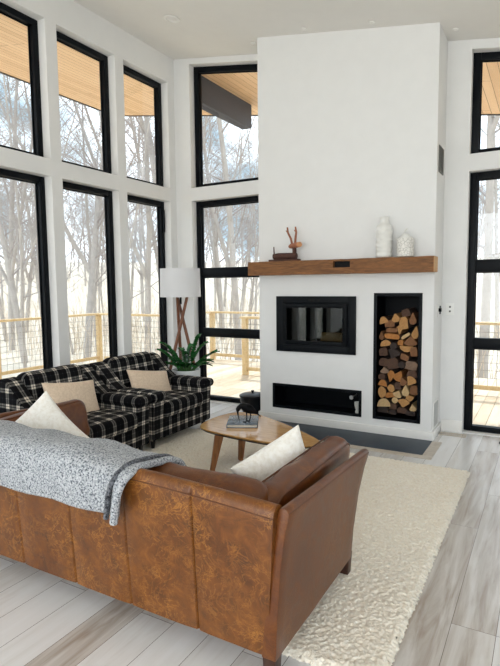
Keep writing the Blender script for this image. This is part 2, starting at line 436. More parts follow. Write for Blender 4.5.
struct('floor', MB().box(XL - 0.2, XR + 0.2, YR - 0.2, YB + 0.12, -0.1, 0.0), 'floor', smooth=False)
c = MB().prism([(XL - 0.02, YR, ceil_z(XL - 0.02)), (XR, YR, ceil_z(XR)), (XR, YR, ceil_z(XR) + 0.03), (XL - 0.02, YR, ceil_z(XL - 0.02) + 0.03)],
               [(XL - 0.02, YB, ceil_z(XL - 0.02)), (XR, YB, ceil_z(XR)), (XR, YB, ceil_z(XR) + 0.03), (XL - 0.02, YB, ceil_z(XL - 0.02) + 0.03)])
struct('ceiling', c, 'ceiling', smooth=False)

def wall_columns(spans, along, p0, p1):
    """spans: list of (a0, a1, [(zlo, zhi)...]); zlo/zhi numbers or functions of a; slab between planes p0 and p1"""
    mb = MB(); g = lambda z, a: z(a) if callable(z) else z
    for a0, a1, zs in spans:
        for lo, hi in zs:
            if along == 'x':
                q = lambda p: [(a0, p, g(lo, a0)), (a1, p, g(lo, a1)), (a1, p, g(hi, a1)), (a0, p, g(hi, a0))]
            else:
                q = lambda p: [(p, a0, g(lo, a0)), (p, a1, g(lo, a1)), (p, a1, g(hi, a1)), (p, a0, g(hi, a0))]
            mb.prism(q(p0), q(p1))
    return mb
# left wall with seven bays of windows
HEAD, USILL, LHEAD, LSILL = 4.015, 2.725, 2.565, 0.07
bays = [(4.605 - 0.915 * k, 5.39 - 0.915 * k) for k in range(7)]
spans = []; a = YB + 0.12; top = ceil_z(XL) + 0.01
for y0, y1 in bays:
    spans.append((y1, a, [(0, top)])); spans.append((y0, y1, [(0, LSILL), (LHEAD, USILL), (HEAD, top)])); a = y0
spans.append((YR, a, [(0, top)]))
struct('wall_left', wall_columns(spans, 'y', XL, XL - 0.2), 'wall', smooth=False)
# back wall: window beside the chimney, window to its right
def head_b(x): return 4.225 - 0.165 * (x + 3.957)
def tz(x): return ceil_z(x) + 0.02
BW0, BW1 = -3.965, -2.96
RW0, RW1 = -0.70, 0.30
spans = [(XL - 0.2, BW0, [(0, tz)]), (BW0, BW1, [(0, 0.005), (2.565, 2.725), (head_b, tz)]), (BW1, RW0, [(0, tz)]),
         (RW0, RW1, [(0, 0.005), (2.565, 2.725), (head_b, tz)]), (RW1, XR + 0.2, [(0, tz)])]
struct('wall_back', wall_columns(spans, 'x', YB, YB + 0.2), 'wall', smooth=False)
struct('wall_right', wall_columns([(YR, -2.0, [(0, tz(XR))]), (-2.0, 3.0, [(0, 0.4), (3.0, tz(XR))]), (3.0, YB, [(0, tz(XR))])], 'y', XR, XR + 0.2), 'wall', smooth=False)
struct('wall_rear', wall_columns([(XL, -3.6, [(0, tz)]), (-3.6, 2.6, [(0, 0.1), (3.4, tz)]), (2.6, XR, [(0, tz)])], 'x', YR, YR - 0.2), 'wall', smooth=False)
# chimney breast with its three openings
FB = (-2.50, -1.72, 0.835, 1.325); NI = (-2.613, -1.604, 0.150, 0.422); LG = (-1.487, -1.024, 0.152, 1.408)
CX0, CX1 = -2.77, -0.92
spans = [(CX0, NI[0], [(0, tz)]), (NI[0], FB[0], [(0, NI[2]), (NI[3], tz)]), (FB[0], FB[1], [(0, NI[2]), (NI[3], FB[2]), (FB[3], tz)]),
         (FB[1], NI[1], [(0, NI[2]), (NI[3], tz)]), (NI[1], LG[0], [(0, tz)]), (LG[0], LG[1], [(0, LG[2]), (LG[3], tz)]), (LG[1], CX1, [(0, tz)])]
struct('wall_fireplace', wall_columns(spans, 'x', YC, YB), 'wall', smooth=False)
# baseboards
b = MB().box(CX0 - 0.018, CX1 + 0.018, YC - 0.018, YC, 0.0, 0.085).box(CX1, CX1 + 0.018, YC, YB - 0.016, 0.0, 0.085).box(CX0 - 0.018, CX0, YC, YB - 0.016, 0.0, 0.085)
struct('baseboard_fireplace', b, 'trim', bevel=0.004)
struct('baseboard_back', MB().box(CX1 + 0.018, RW0, YB - 0.016, YB, 0.0, 0.12), 'trim', bevel=0.004)
struct('baseboard_corner', MB().box(XL, BW0, YB - 0.016, YB, 0.0, 0.12), 'trim', bevel=0.004)
struct('baseboard_left', MB().box(XL, XL + 0.016, YR, YB - 0.016, 0.0, 0.065), 'trim', bevel=0.004)

# ---- windows
def window(n, along, a0, a1, z0, z1a, z1b, plane, sgn, fw=0.06, dep=0.075, transoms=(), latch=None):
    """frame set in the reveal; plane = indoor face of the frame, sgn = outdoors direction"""
    def P(a, p, z): return (a, p, z) if along == 'x' else (p, a, z)
    p0, p1 = plane, plane + sgn * dep
    sl = (z1b - z1a) / (a1 - a0); ztop = lambda a: z1a + sl * (a - a0)
    mb = MB()
    def bar(q): mb.prism([P(a, p0, z) for a, z in q], [P(a, p1, z) for a, z in q])
    bar([(a0, z0), (a0 + fw, z0), (a0 + fw, ztop(a0 + fw)), (a0, ztop(a0))])
    bar([(a1 - fw, z0), (a1, z0), (a1, ztop(a1)), (a1 - fw, ztop(a1 - fw))])
    bar([(a0 + fw, z0), (a1 - fw, z0), (a1 - fw, z0 + fw * 0.8), (a0 + fw, z0 + fw * 0.8)])
    bar([(a0 + fw, ztop(a0 + fw) - fw), (a1 - fw, ztop(a1 - fw) - fw), (a1 - fw, ztop(a1 - fw)), (a0 + fw, ztop(a0 + fw))])
    for t0, t1 in transoms: bar([(a0 + fw, t0), (a1 - fw, t0), (a1 - fw, t1), (a0 + fw, t1)])
    fr = struct('window_%d' % n, mb, 'black', bevel=0.004)
    # glazing bead, a thin step inside the frame
    pm = plane + sgn * dep * 0.55; e = 0.004; q = 0.012
    zs = [z0 + fw * 0.8] + [v for t in transoms for v in t] + [None]
    gl = MB(); bd = MB()
    for i in range(0, len(zs), 2):
        lo, hi = zs[i], zs[i + 1]
        A, B = a0 + fw, a1 - fw; h = (lambda a: ztop(a) - fw) if hi is None else (lambda a, hi=hi: hi)
        gl.prism([P(A, pm - e, lo), P(B, pm - e, lo), P(B, pm - e, h(B)), P(A, pm - e, h(A))], [P(A, pm + e, lo), P(B, pm + e, lo), P(B, pm + e, h(B)), P(A, pm + e, h(A))])
        for u, v in ((A, A + q), (B - q, B)):
            qd = [(u, lo), (v, lo), (v, h(v)), (u, h(u))]
            bd.prism([P(a, pm - 0.012, z) for a, z in qd], [P(a, pm - e - 0.0005, z) for a, z in qd])
        qd = [(A + q, h(A + q) - q), (B - q, h(B - q) - q), (B - q, h(B - q)), (A + q, h(A + q))]
        bd.prism([P(a, pm - 0.012, z) for a, z in qd], [P(a, pm - e - 0.0005, z) for a, z in qd])
    obj('glass', gl, 'glass', fr, smooth=False)
    obj('glazing_bead', bd, 'blackmetal', fr, smooth=False)
    if latch:
        la, lz0, lz1 = latch
        m = MB().box(p0 - sgn * 0.022, p0, la - 0.014, la + 0.014, lz0, lz1)
        obj('latch', m, 'black', fr, bevel=0.004)
    return fr
wn = 1
for k, (y0, y1) in enumerate(bays):
    window(wn, 'y', y0, y1, USILL, HEAD, HEAD, XL - 0.10, -1); wn += 1
    window(wn, 'y', y0, y1, LSILL, LHEAD, LHEAD, XL - 0.10, -1, latch=((y1 - 0.03, 2.18, 2.46) if k == 0 else None)); wn += 1
TRN = ((0.845, 0.95), (1.605, 1.725))
for x0, x1 in ((BW0, BW1), (RW0, RW1)):
    window(wn, 'x', x0, x1, 2.725, head_b(x0), head_b(x1), YB + 0.10, 1, fw=0.068); wn += 1
    window(wn, 'x', x0, x1, 0.005, 2.565, 2.565, YB + 0.10, 1, fw=0.068, transoms=TRN); wn += 1
window(wn, 'x', -3.6, 2.6, 0.1, 3.4, 3.4, YR - 0.1, -1, fw=0.06); wn += 1
window(wn, 'y', -2.0, 3.0, 0.4, 3.0, 3.0, XR + 0.1, 1, fw=0.06); wn += 1

# ---- roof with timber soffit, fascia and the outrigger beam
def sof(x): return 4.36 - 0.16 * (x + 4.2)
EX, RY = -7.70, 8.15
r = [(EX, sof(EX)), (4.2, sof(4.2)), (4.2, sof(4.2) + 0.22), (EX, sof(EX) + 0.22)]
struct('roof_soffit', MB().prism([(x, -5.0, z) for x, z in r], [(x, RY, z) for x, z in r]), 'soffit', smooth=False)
f = MB().box(EX - 0.03, EX, -5.0, RY + 0.03, sof(EX) - 0.015, sof(EX) + 0.25)
f.prism([(EX, RY, sof(EX) - 0.015), (4.2, RY, sof(4.2) - 0.015), (4.2, RY, sof(4.2) + 0.25), (EX, RY, sof(EX) + 0.25)],
        [(EX, RY + 0.03, sof(EX) - 0.015), (4.2, RY + 0.03, sof(4.2) - 0.015), (4.2, RY + 0.03, sof(4.2) + 0.25), (EX, RY + 0.03, sof(EX) + 0.25)])
struct('trim_fascia', f, 'fascia', smooth=False)
bm_ = MB().prism([(-4.40, 5.72, 4.003), (-4.23, 5.72, 4.003), (-4.23, 5.72, 4.365), (-4.40, 5.72, 4.39)], [(-4.40, 7.58, 4.003), (-4.23, 7.58, 4.003), (-4.23, 7.58, 4.365), (-4.40, 7.58, 4.39)])
obj('roof_beam', bm_, 'beam', bevel=0.008, kind='structure')

# ---- deck, field
dk = MB(); x = -8.25
while x < 4.6:
    y0 = -3.0 if x < XL - 0.35 else YB + 0.205
    dk.box(x, x + 0.134, y0, 9.4, -0.12, -0.08); x += 0.14
struct('deck_floor', dk, 'deck', smooth=False)
def ground_z(x, y):
    d = math.hypot(x + 2, y - 3)
    return -0.9 - 0.01 * d + max(0, d - 24) * 0.085 + 1.5 * math.exp(-((d - 75) / 25) ** 2) + 0.5 * mnoise.noise(Vector((x * 0.05, y * 0.05, 0))) + 0.08 * mnoise.noise(Vector((x * 0.7, y * 0.7, 3)))
gd = MB(); rr = np.concatenate([np.linspace(0.5, 40, 60), np.linspace(42, 150, 40)]); na = 90
gd.loft([[(r_ * math.cos(2 * PI * j / na) - 2, r_ * math.sin(2 * PI * j / na) + 3, ground_z(r_ * math.cos(2 * PI * j / na) - 2, r_ * math.sin(2 * PI * j / na) + 3)) for j in range(na)] for r_ in rr], True, False)
struct('terrain_field', gd, 'field')

# ================================================================== OUTDOORS: RAILINGS AND TREES
def railing(label, p, q, n_posts, post0=True, loc_group='timber and wire deck railings', e0=0.07, e1=0.07, last=True):
    p = Vector((p[0], p[1], 0)); q = Vector((q[0], q[1], 0)); d = (q - p); L = d.length; d.normalize(); s_ = Vector((-d.y, d.x, 0))
    t = thing('deck_railing', label, 'railing', (p + q) / 2 + Vector((0, 0, -0.08)), loc_group)
    def obox(a0, a1, w, z0, z1):
        P0, P1 = p + d * a0, p + d * a1
        c = [P0 + s_ * w / 2, P1 + s_ * w / 2, P1 - s_ * w / 2, P0 - s_ * w / 2]
        return [(v.x, v.y, z0) for v in c], [(v.x, v.y, z1) for v in c]
    m = MB(); m.prism(*obox(-e0, L + e1, 0.14, 0.915, 0.952)); obj('top_rail', m, 'rail', t, bevel=0.004)
    m = MB(); m.prism(*obox(0.045, L - 0.045, 0.04, 0.0, 0.06)); obj('bottom_rail', m, 'rail', t, bevel=0.003)
    for i in range(n_posts):
        a = L * i / (n_posts - 1)
        if (i == 0 and not post0) or (i == n_posts - 1 and not last): continue
        m = MB(); m.prism(*obox(a - 0.045, a + 0.045, 0.09, -0.08, 0.915)); obj('post', m, 'rail', t, bevel=0.004)
    m = MB(); sp = 0.115; k = 1
    while k * sp < L:
        c0 = p + d * k * sp; m.tube([c0 + Vector((0, 0, 0.06)), c0 + Vector((0, 0, 0.915))], 0.0032, 4, False); k += 1
    for k in range(1, 8):
        z = 0.06 + k * 0.107
        m.tube([p + Vector((0.0, 0, z)), q + Vector((0, 0, z))], 0.0032, 4, False)
    obj('wire_mesh', m, 'wire', t, smooth=False)
railing('long pine railing with wire mesh outside the tall left windows', (-8.1, -1.5), (-8.1, 7.9), 5)
railing('pine railing with wire mesh at the far left corner of the deck', (-8.0, 7.9), (-6.25, 7.9), 2, False, e0=0.025)
railing('farther pine railing across the deck behind the near post', (-6.2, 9.30), (-2.0, 9.30), 3, e0=0.045)
railing('short pine railing turning outward at the deck opening', (-6.25, 8.0), (-6.25, 9.2), 2, False, e0=0.02, e1=0.02, last=False)
railing('nearer pine railing with stout end post right of the deck opening', (-4.60, 7.93), (4.2, 7.93), 5)

def tree_meshes(seed, h, r0, dense=1.0, forks=0):
    rng = random.Random(seed); tr = MB(); br = MB()
    def limb(mb, p, d, L, r, segs, sides, wob, up):
        pts = [p.copy()]; rad = [r]; d = d.normalized()
        for i in range(segs):
            d = (d + Vector((rng.uniform(-1, 1), rng.uniform(-1, 1), rng.uniform(-0.6, 1) )) * wob + Vector((0, 0, up))).normalized()
            pts.append(pts[-1] + d * L / segs); rad.append(r * (1 - 0.8 * (i + 1) / segs))
        mb.tube(pts, rad, sides, False); return pts, rad
    tops = []
    pts, rad = limb(tr, Vector((0, 0, -0.6)), Vector((rng.uniform(-0.12, 0.12), rng.uniform(-0.12, 0.12), 1)), h, r0, 9, 8, 0.05, 0.05)
    tops.append((pts, rad, h))
    for _ in range(forks):
        i = rng.choice([2, 3, 4]); a = rng.uniform(0, 2 * PI)
        P2, R2 = limb(tr, pts[i], Vector((math.cos(a) * 0.5, math.sin(a) * 0.5, 1)), h * 0.65, rad[i] * 0.75, 7, 7, 0.07, 0.06)
        tops.append((P2, R2, h * 0.65))
    for P_, R_, HH in tops:
        nb = int(13 * dense)
        for b_ in range(nb):
            t = 0.22 + 0.76 * (b_ + rng.random()) / nb; i = min(len(P_) - 2, int(t * (len(P_) - 1))); u = t * (len(P_) - 1) - i
            p = P_[i].lerp(P_[i + 1], u); r = R_[i] * (1 - u) + R_[i + 1] * u
            a = rng.uniform(0, 2 * PI); L = HH * rng.uniform(0.18, 0.36) * (1.15 - 0.6 * t)
            q, qr = limb(br, p, Vector((math.cos(a), math.sin(a), rng.uniform(0.35, 1.1))), L, max(0.010, r * 0.36), 5, 5, 0.16, 0.06)
            for _ in range(int(6 * dense)):
                j = rng.randint(1, 4); a2 = rng.uniform(0, 2 * PI)
                w, wr_ = limb(br, q[j], Vector((math.cos(a2), math.sin(a2), rng.uniform(0.1, 1.0))), L * rng.uniform(0.3, 0.6), max(0.008, qr[j] * 0.55), 4, 4, 0.2, 0.05)
                for _ in range(int(5 * dense)):
                    j2 = rng.randint(1, 3); a3 = rng.uniform(0, 2 * PI)
                    limb(br, w[j2], Vector((math.cos(a3), math.sin(a3), rng.uniform(-0.1, 0.9))), L * rng.uniform(0.15, 0.32), 0.0055, 3, 3, 0.25, 0.03)
    return tr.mesh('trunk', recalc=False), br.mesh('branches', recalc=False)
protos = []
for i, (h, r0, dn, fk) in enumerate([(15, 0.125, 1.0, 1), (13, 0.085, 1.0, 0), (17, 0.15, 1.0, 2), (11, 0.065, 1.0, 1), (14, 0.09, 1.1, 1), (9, 0.05, 0.9, 1)]):
    t_, b_ = tree_meshes(100 + i, h, r0, dn, fk)
    for me, mt in ((t_, 'bark'), (b_, 'twig')):
        me.materials.append(MT[mt]); me.polygons.foreach_set('use_smooth', [True] * len(me.polygons))
    protos.append((t_, b_))
def tree(i, x, y, rz, sc, label='bare leafless tree standing in the pale woods beyond the deck', group='bare trees in the woods beyond the deck', lean=(0, 0)):
    t = bpy.data.objects.new('bare_tree', protos[i][0]); COL.objects.link(t)
    t.location = (x, y, ground_z(x, y)); t.rotation_euler = (lean[0], lean[1], rz); t.scale = (sc,) * 3
    tag(t, label, 'tree', group)
    b = bpy.data.objects.new('branches', protos[i][1]); COL.objects.link(b); b.parent = t
rng = random.Random(4)
# trees that stand out one by one in the photo
tree(2, -10.6, 14.0, 0.4, 1.0, 'thick pale trunk seen through the middle of the narrow window left of chimney', None)
tree(0, -8.6, 14.4, 1.9, 1.0, 'pale trunk close to the chimney edge in the narrow window', None)
tree(0, -12.6, 14.6, 3.2, 1.0, 'straight pale trunk in the left window bay nearest the corner', None)
tree(2, -13.6, 12.6, 5.0, 0.95, 'leaning forked trunk seen through the second left window bay from the corner', None, (0.10, -0.16))
tree(0, -15.0, 11.3, 2.4, 0.9, 'leaning trunk seen through the third left window bay from the corner', None, (-0.1, 0.2))
tree(2, -1.35, 14.5, 1.2, 0.9, 'slanting trunk seen through the window right of the chimney', None, (0.05, 0.16))
placed = [(-10.6, 14.0), (-8.6, 14.4), (-12.6, 14.6), (-13.6, 12.6), (-15.0, 11.3), (-1.35, 14.5)]
def scatter(n, r0, r1, y0, y1, dmin=1.3):
    k = 0; tries = 0
    while k < n and tries < 5000:
        tries += 1
        y = y0 + (y1 - y0) * rng.random() ** 0.8; x = y * rng.uniform(r0, r1)
        if x > -9.6 and y < 11.0: continue
        if any((x - a) ** 2 + (y - b) ** 2 < dmin ** 2 for a, b in placed): continue
        placed.append((x, y)); k += 1
        tree(rng.choice([0, 1, 1, 3, 3, 4, 4, 5]), x, y, rng.uniform(0, 6.28), rng.uniform(0.75, 1.15), lean=(rng.uniform(-0.07, 0.07), rng.uniform(-0.07, 0.07)))
scatter(38, -1.55, -0.78, 9.5, 32)
scatter(12, -0.72, -0.52, 13, 34)
scatter(7, -0.15, 0.0, 14, 34)
scatter(9, 0.02, 0.45, 14, 40)
scatter(44, -1.5, -0.5, 34, 62, 1.6)
scatter(9, -0.16, 0.0, 36, 60, 1.6)
# undergrowth: thin dry stems, too many to count
ug = MB()
for _ in range(2600):
    y = 11 + 30 * rng.random(); x = y * rng.uniform(-1.5, 0.05)
    if x > -9.6 and y < 11.5: continue
    z = ground_z(x, y) - 0.05; h = rng.uniform(0.5, 2.2); a = rng.uniform(0, 6.28); e = h * rng.uniform(0.1, 0.5)
    ug.tube([(x, y, z), (x + e * 0.4 * math.cos(a), y + e * 0.4 * math.sin(a), z + h * 0.6), (x + e * math.cos(a), y + e * math.sin(a), z + h)], [0.014, 0.009, 0.004], 3, False)
obj('undergrowth', ug, 'dryleaf', kind='stuff', label='dry thin brush under the trees beyond the deck', cat='undergrowth', smooth=False, recalc=False)

# ================================================================== FIREPLACE WALL
# hearth of dark slate with a pale border board let into the floor
obj('hearth', MB().box(CX0 - 0.02, -0.905, 4.62, YC - 0.018, 0.0, 0.006), 'slate', bevel=0.002, label='flat dark slate hearth on the floor before the fireplace', cat='hearth')
hb = MB().box(CX0 - 0.11, -0.815, 4.53, 4.62, 0.0, 0.004).box(-0.905, -0.815, 4.62, YC - 0.02, 0.0, 0.004).box(CX0 - 0.11, CX0 - 0.02, 4.62, YC - 0.02, 0.0, 0.004)
MT['border'] = wood('pale_border_wood', (176, 164, 148), (206, 196, 182), (2, 2, 2), 0.4, 3.0, 0.03)
struct('trim_hearth', hb, 'border', bevel=0.001)

t = thing('fireplace_insert', 'black wood-burning fireplace insert with glass door under the mantel', 'fireplace', (-2.11, YC, 0.78))
fp = MB().box(-2.553, -2.47, YC - 0.025, YC, 0.783, 1.376).box(-1.75, -1.666, YC - 0.025, YC, 0.783, 1.376).box(-2.47, -1.75, YC - 0.025, YC, 1.30, 1.376).box(-2.47, -1.75, YC - 0.025, YC, 0.783, 0.86)
obj('faceplate', fp, 'black', t, bevel=0.003)
dr = MB().box(-2.468, -2.43, YC - 0.040, YC - 0.002, 0.862, 1.298).box(-1.80, -1.752, YC - 0.040, YC - 0.002, 0.862, 1.298).box(-2.43, -1.80, YC - 0.040, YC - 0.002, 1.255, 1.298).box(-2.43, -1.80, YC - 0.040, YC - 0.002, 0.862, 0.905)
d_ = obj('door', dr, 'blackmetal', t, bevel=0.006)
obj('glass', MB().box(-2.43, -1.80, YC - 0.02, YC - 0.015, 0.905, 1.255), 'stoveglass', d_, smooth=False)
obj('handle', MB().tube([(-1.785, YC - 0.04, 1.01), (-1.785, YC - 0.065, 1.02), (-1.785, YC - 0.068, 1.08), (-1.785, YC - 0.065, 1.14), (-1.785, YC - 0.04, 1.15)], 0.008, 8), 'black', d_)
vs_ = MB()
for k in range(3): vs_.box(-2.175 + 0.045 * k, -2.140 + 0.045 * k, YC - 0.031, YC - 0.0255, 1.325, 1.345)
obj('air_control', vs_, 'soot_and_shade', t, bevel=0.002)
x0, x1, z0, z1 = FB; w = 0.012
ln = MB().box(x0, x1, YB - 0.03, YB - 0.012, z0, z1).box(x0, x0 + w, YC, YB - 0.03, z0, z1).box(x1 - w, x1, YC, YB - 0.03, z0, z1).box(x0 + w, x1 - w, YC, YB - 0.03, z0, z0 + w).box(x0 + w, x1 - w, YC, YB - 0.03, z1 - w, z1)
obj('firebox_lining', ln, 'soot_and_shade', t, smooth=False)
gr = MB()
for k in range(6): gr.tube([(-2.35 + 0.1 * k, 5.17, 0.885), (-2.35 + 0.1 * k, 5.42, 0.885)], 0.009, 6)
gr.tube([(-2.40, 5.2, 0.87), (-1.80, 5.2, 0.87)], 0.009, 6).tube([(-2.40, 5.4, 0.87), (-1.80, 5.4, 0.87)], 0.009, 6)
obj('grate', gr, 'blackmetal', t)

# lower niche
x0, x1, z0, z1 = NI
t = thing('wall_niche', 'long low black metal niche below the fireplace insert', 'niche', ((x0 + x1) / 2, YC, z0))
w = 0.008; e = 0.030
ln = MB().box(x0, x1, 5.40, 5.41, z0, z1).box(x0, x0 + w, YC, 5.40, z0, z1).box(x1 - w, x1, YC, 5.40, z0, z1).box(x0 + w, x1 - w, YC, 5.40, z0, z0 + w).box(x0 + w, x1 - w, YC, 5.40, z1 - w, z1)
obj('liner', ln, 'blackmetal', t, smooth=False)
fr = MB().box(x0, x0 + e, YC - 0.006, YC, z0, z1).box(x1 - e, x1, YC - 0.006, YC, z0, z1).box(x0 + e, x1 - e, YC - 0.006, YC, z0, z0 + e).box(x0 + e, x1 - e, YC - 0.006, YC, z1 - e, z1)
obj('frame', fr, 'black', t, bevel=0.002)
kb = MB().lathe([(0.0005, 0.0), (0.02, 0.0), (0.022, 0.004), (0.02, 0.01), (0.0005, 0.012)], (0, 0, 0), 20).xf(TR(-1.752, 5.225, 0.315, PI / 2))
kb.tube([(-1.752, 5.225, 0.315), (-1.752, 5.40, 0.315)], 0.006, 6)
obj('knob', kb, 'steel', t)
cup = MB().lathe([(0.001, 0.0), (0.020, 0.0), (0.022, 0.02), (0.013, 0.03), (0.018, 0.045), (0.028, 0.08), (0.030, 0.115), (0.026, 0.118), (0.022, 0.08), (0.001, 0.05)], (-1.688, 5.22, z0 + w), 20)
obj('cup', cup, 'ceramic', label='small white cup at the right end of the low niche', cat='cup')

# tall log niche
x0, x1, z0, z1 = LG
t = thing('log_niche', 'tall black metal firewood niche to the right of the insert', 'niche', ((x0 + x1) / 2, YC, z0))
ln = MB().box(x0, x1, 5.49, 5.50, z0, z1).box(x0, x0 + w, YC, 5.49, z0, z1).box(x1 - w, x1, YC, 5.49, z0, z1).box(x0 + w, x1 - w, YC, 5.49, z0, z0 + w).box(x0 + w, x1 - w, YC, 5.49, z1 - w, z1)
obj('liner', ln, 'blackmetal', t, smooth=False)
e = 0.032
fr = MB().box(x0, x0 + e, YC - 0.008, YC, z0, z1).box(x1 - e, x1, YC - 0.008, YC, z0, z1).box(x0 + e, x1 - e, YC - 0.008, YC, z0, z0 + e).box(x0 + e, x1 - e, YC - 0.008, YC, z1 - e, z1)
obj('frame', fr, 'black', t, bevel=0.002)

TONES = {'p': ((206, 166, 112), (228, 194, 144)), 't': ((182, 126, 70), (212, 160, 98)), 'o': ((168, 102, 44), (200, 134, 66)), 'b': ((122, 78, 44), (154, 104, 64)), 'd': ((74, 48, 34), (104, 72, 52)), 'g': ((128, 100, 80), (158, 128, 104)), 'v': ((38, 26, 22), (58, 42, 34))}
for k_, (a_, b_) in TONES.items(): MT['cut_' + k_] = wood('split_wood_' + k_, tuple(v_ * 0.84 for v_ in a_), tuple(v_ * 0.88 for v_ in b_), (10, 3, 10), 0.8, 3.0, 0.2)  # cut tones scaled darker for the deep shade of the niche
MT['logbark'] = simple('log_bark', (70, 52, 42), 0.95, var=0.35, vscale=20, bump=0.5, bscale=30)
# (x, y, width, height, shape, tilt, tone) of each sawn end
LOGS = [
 (310,165,60,56,'q',20,'d'),(362,205,52,84,'w',0,'b'),(245,198,58,62,'w',10,'t'),(155,215,62,52,'h',15,'t'),(200,240,72,50,'q',5,'b'),(297,238,62,92,'q',10,'t'),(268,285,42,60,'w',180,'t'),(218,286,82,32,'s',3,'b'),(377,305,50,90,'w',-8,'t'),(143,325,34,62,'w',0,'b'),(222,330,108,38,'s',-2,'o'),(312,328,72,22,'s',35,'p'),(345,367,92,66,'w',0,'b'),(173,378,80,46,'h',12,'t'),(277,377,40,40,'q',0,'o'),(232,398,50,48,'r',0,'v'),(318,422,94,44,'h',180,'t'),(372,440,50,70,'q',5,'b'),(158,440,60,62,'q',8,'d'),(232,455,84,72,'w',160,'v'),(310,480,60,42,'s',-20,'b'),
 (160,516,62,60,'q',-6,'d'),(226,526,84,78,'q',12,'d'),(352,542,86,66,'q',-4,'g'),(290,535,50,46,'r',0,'v'),(170,573,64,46,'w',0,'g'),(152,618,50,42,'q',0,'d'),(212,618,52,82,'w',172,'o'),(267,618,72,78,'w',-30,'o'),(362,603,72,52,'q',0,'d'),(160,663,64,46,'h',-8,'o'),(302,653,50,62,'w',20,'b'),(356,653,72,70,'w',150,'t'),(220,703,50,56,'r',0,'t'),(263,688,44,52,'q',10,'d'),(156,730,58,84,'r',0,'t'),(320,721,54,78,'w',0,'p'),(376,718,52,70,'q',0,'b'),(214,753,82,36,'s',12,'o'),(265,746,62,48,'w',-25,'p'),(340,778,70,50,'w',30,'t'),(247,790,44,44,'r',0,'p'),(308,813,84,60,'w',170,'t'),(166,808,96,60,'h',6,'p'),(370,848,48,52,'w',10,'p'),(230,838,52,44,'q',0,'d'),(160,862,76,44,'q',0,'v'),(296,868,70,42,'q',0,'d'),(228,880,56,36,'q',0,'v'),(355,888,66,34,'q',0,'v')]
def log_mesh(w, h, shape, tilt, length, rng):
    P = []
    if shape == 'r': P = [(math.cos(a) * 0.5, math.sin(a) * 0.5) for a in np.linspace(0, 2 * PI, 14, endpoint=False)]; cut = []
    elif shape == 'h': P = [(-0.5, -0.48), (0.5, -0.48)] + [(math.cos(a) * 0.5, -0.42 + 0.92 * math.sin(a)) for a in np.linspace(0.1, PI - 0.1, 9)]; cut = [0]
    elif shape == 'w': P = [(-0.06, 0.5), (0.05, 0.49)] + [(0.5 * math.cos(a), -0.15 + 0.36 * math.sin(a) ) for a in np.linspace(0, -PI, 8)]; cut = [0, 1, len(P) - 1]
    elif shape == 's': P = [(-0.5, -0.3), (-0.35, -0.5), (0.42, -0.48), (0.5, -0.1), (0.46, 0.42), (-0.2, 0.5), (-0.48, 0.35)]; cut = [1, 4, 5]
    else: P = [(-0.48, -0.42), (0.1, -0.5), (0.46, -0.44), (0.5, 0.2), (0.3, 0.5), (-0.36, 0.46), (-0.5, 0.05)]; cut = [0, 3, 5]
    P = [(x * w * (1 + rng.uniform(-0.07, 0.07)), z * h * (1 + rng.uniform(-0.07, 0.07))) for x, z in P]
    a = math.radians(tilt); P = [(x * math.cos(a) - z * math.sin(a), x * math.sin(a) + z * math.cos(a)) for x, z in P]
    n = len(P); mb = MB(); rings = []
    for k in range(5):
        y = length * k / 4; s_ = 1.0 if k in (0,) else 1 + rng.uniform(-0.05, 0.04)
        rings.append([(x * s_, y, z * s_) for x, z in P])
    vs = [p for r_ in rings for p in r_]
    for j in range(n):
        for k in range(4):
            b = (j + 1) % n
            mb.f.append((k * n + j, k * n + b, (k + 1) * n + b, (k + 1) * n + j)); mb.mi.append(0 if j in cut else 1)
    mb.f += [tuple(range(n)), tuple(4 * n + i for i in reversed(range(n)))]; mb.mi += [0, 0]
    mb.v = vs; return mb
SH = {'r': 'round', 'h': 'half-round', 'w': 'wedge-shaped', 's': 'flat slab', 'q': 'blocky'}
TN = {'p': 'pale', 't': 'tan', 'o': 'orange-brown', 'b': 'brown', 'd': 'dark brown', 'g': 'grey-brown', 'v': 'nearly black'}
rng = random.Random(9)
for (cx, cy, lw, lh, shp, tilt, tone) in LOGS:
    px_, py_ = 360 + cx / 7.14, 290 + cy / 7.14
    X = LG[0] + (px_ - 373.6) / 46.4 * (LG[1] - LG[0]); Z = 1.408 - (py_ - 293.2) / (125.2 + (px_ - 373.6) * 0.12) * 1.256
    Wm, Hm = lw / 7.14 * 0.0100, lh / 7.14 * 0.0098
    X = min(max(X, LG[0] + 0.012 + Wm * 0.52), LG[1] - 0.012 - Wm * 0.52); Z = max(Z, LG[2] + 0.012 + Hm * 0.5)
    m = log_mesh(Wm, Hm, shp, tilt, rng.uniform(0.30, 0.34), rng).xf(TR(X, 5.125 + rng.uniform(0, 0.03), Z))
    obj('firewood_log', m, None, label='%s %s split log in the firewood stack' % (TN[tone], SH[shp]), cat='log', group='%s %s logs in the firewood stack' % (TN[tone], SH[shp]), mats=['cut_' + tone, 'logbark'], angle=30)
m = log_mesh(0.10, 0.09, 'h', 0, 0.30, rng).xf(Matrix.Translation((-2.09, 5.24, 0.942)) @ Matrix.Rotation(-PI / 2 + 0.12, 4, 'Z'))
obj('firewood_log', m, None, label='single split log lying inside the fireplace behind the glass', cat='log', mats=['cut_o', 'cut_t'], angle=30)

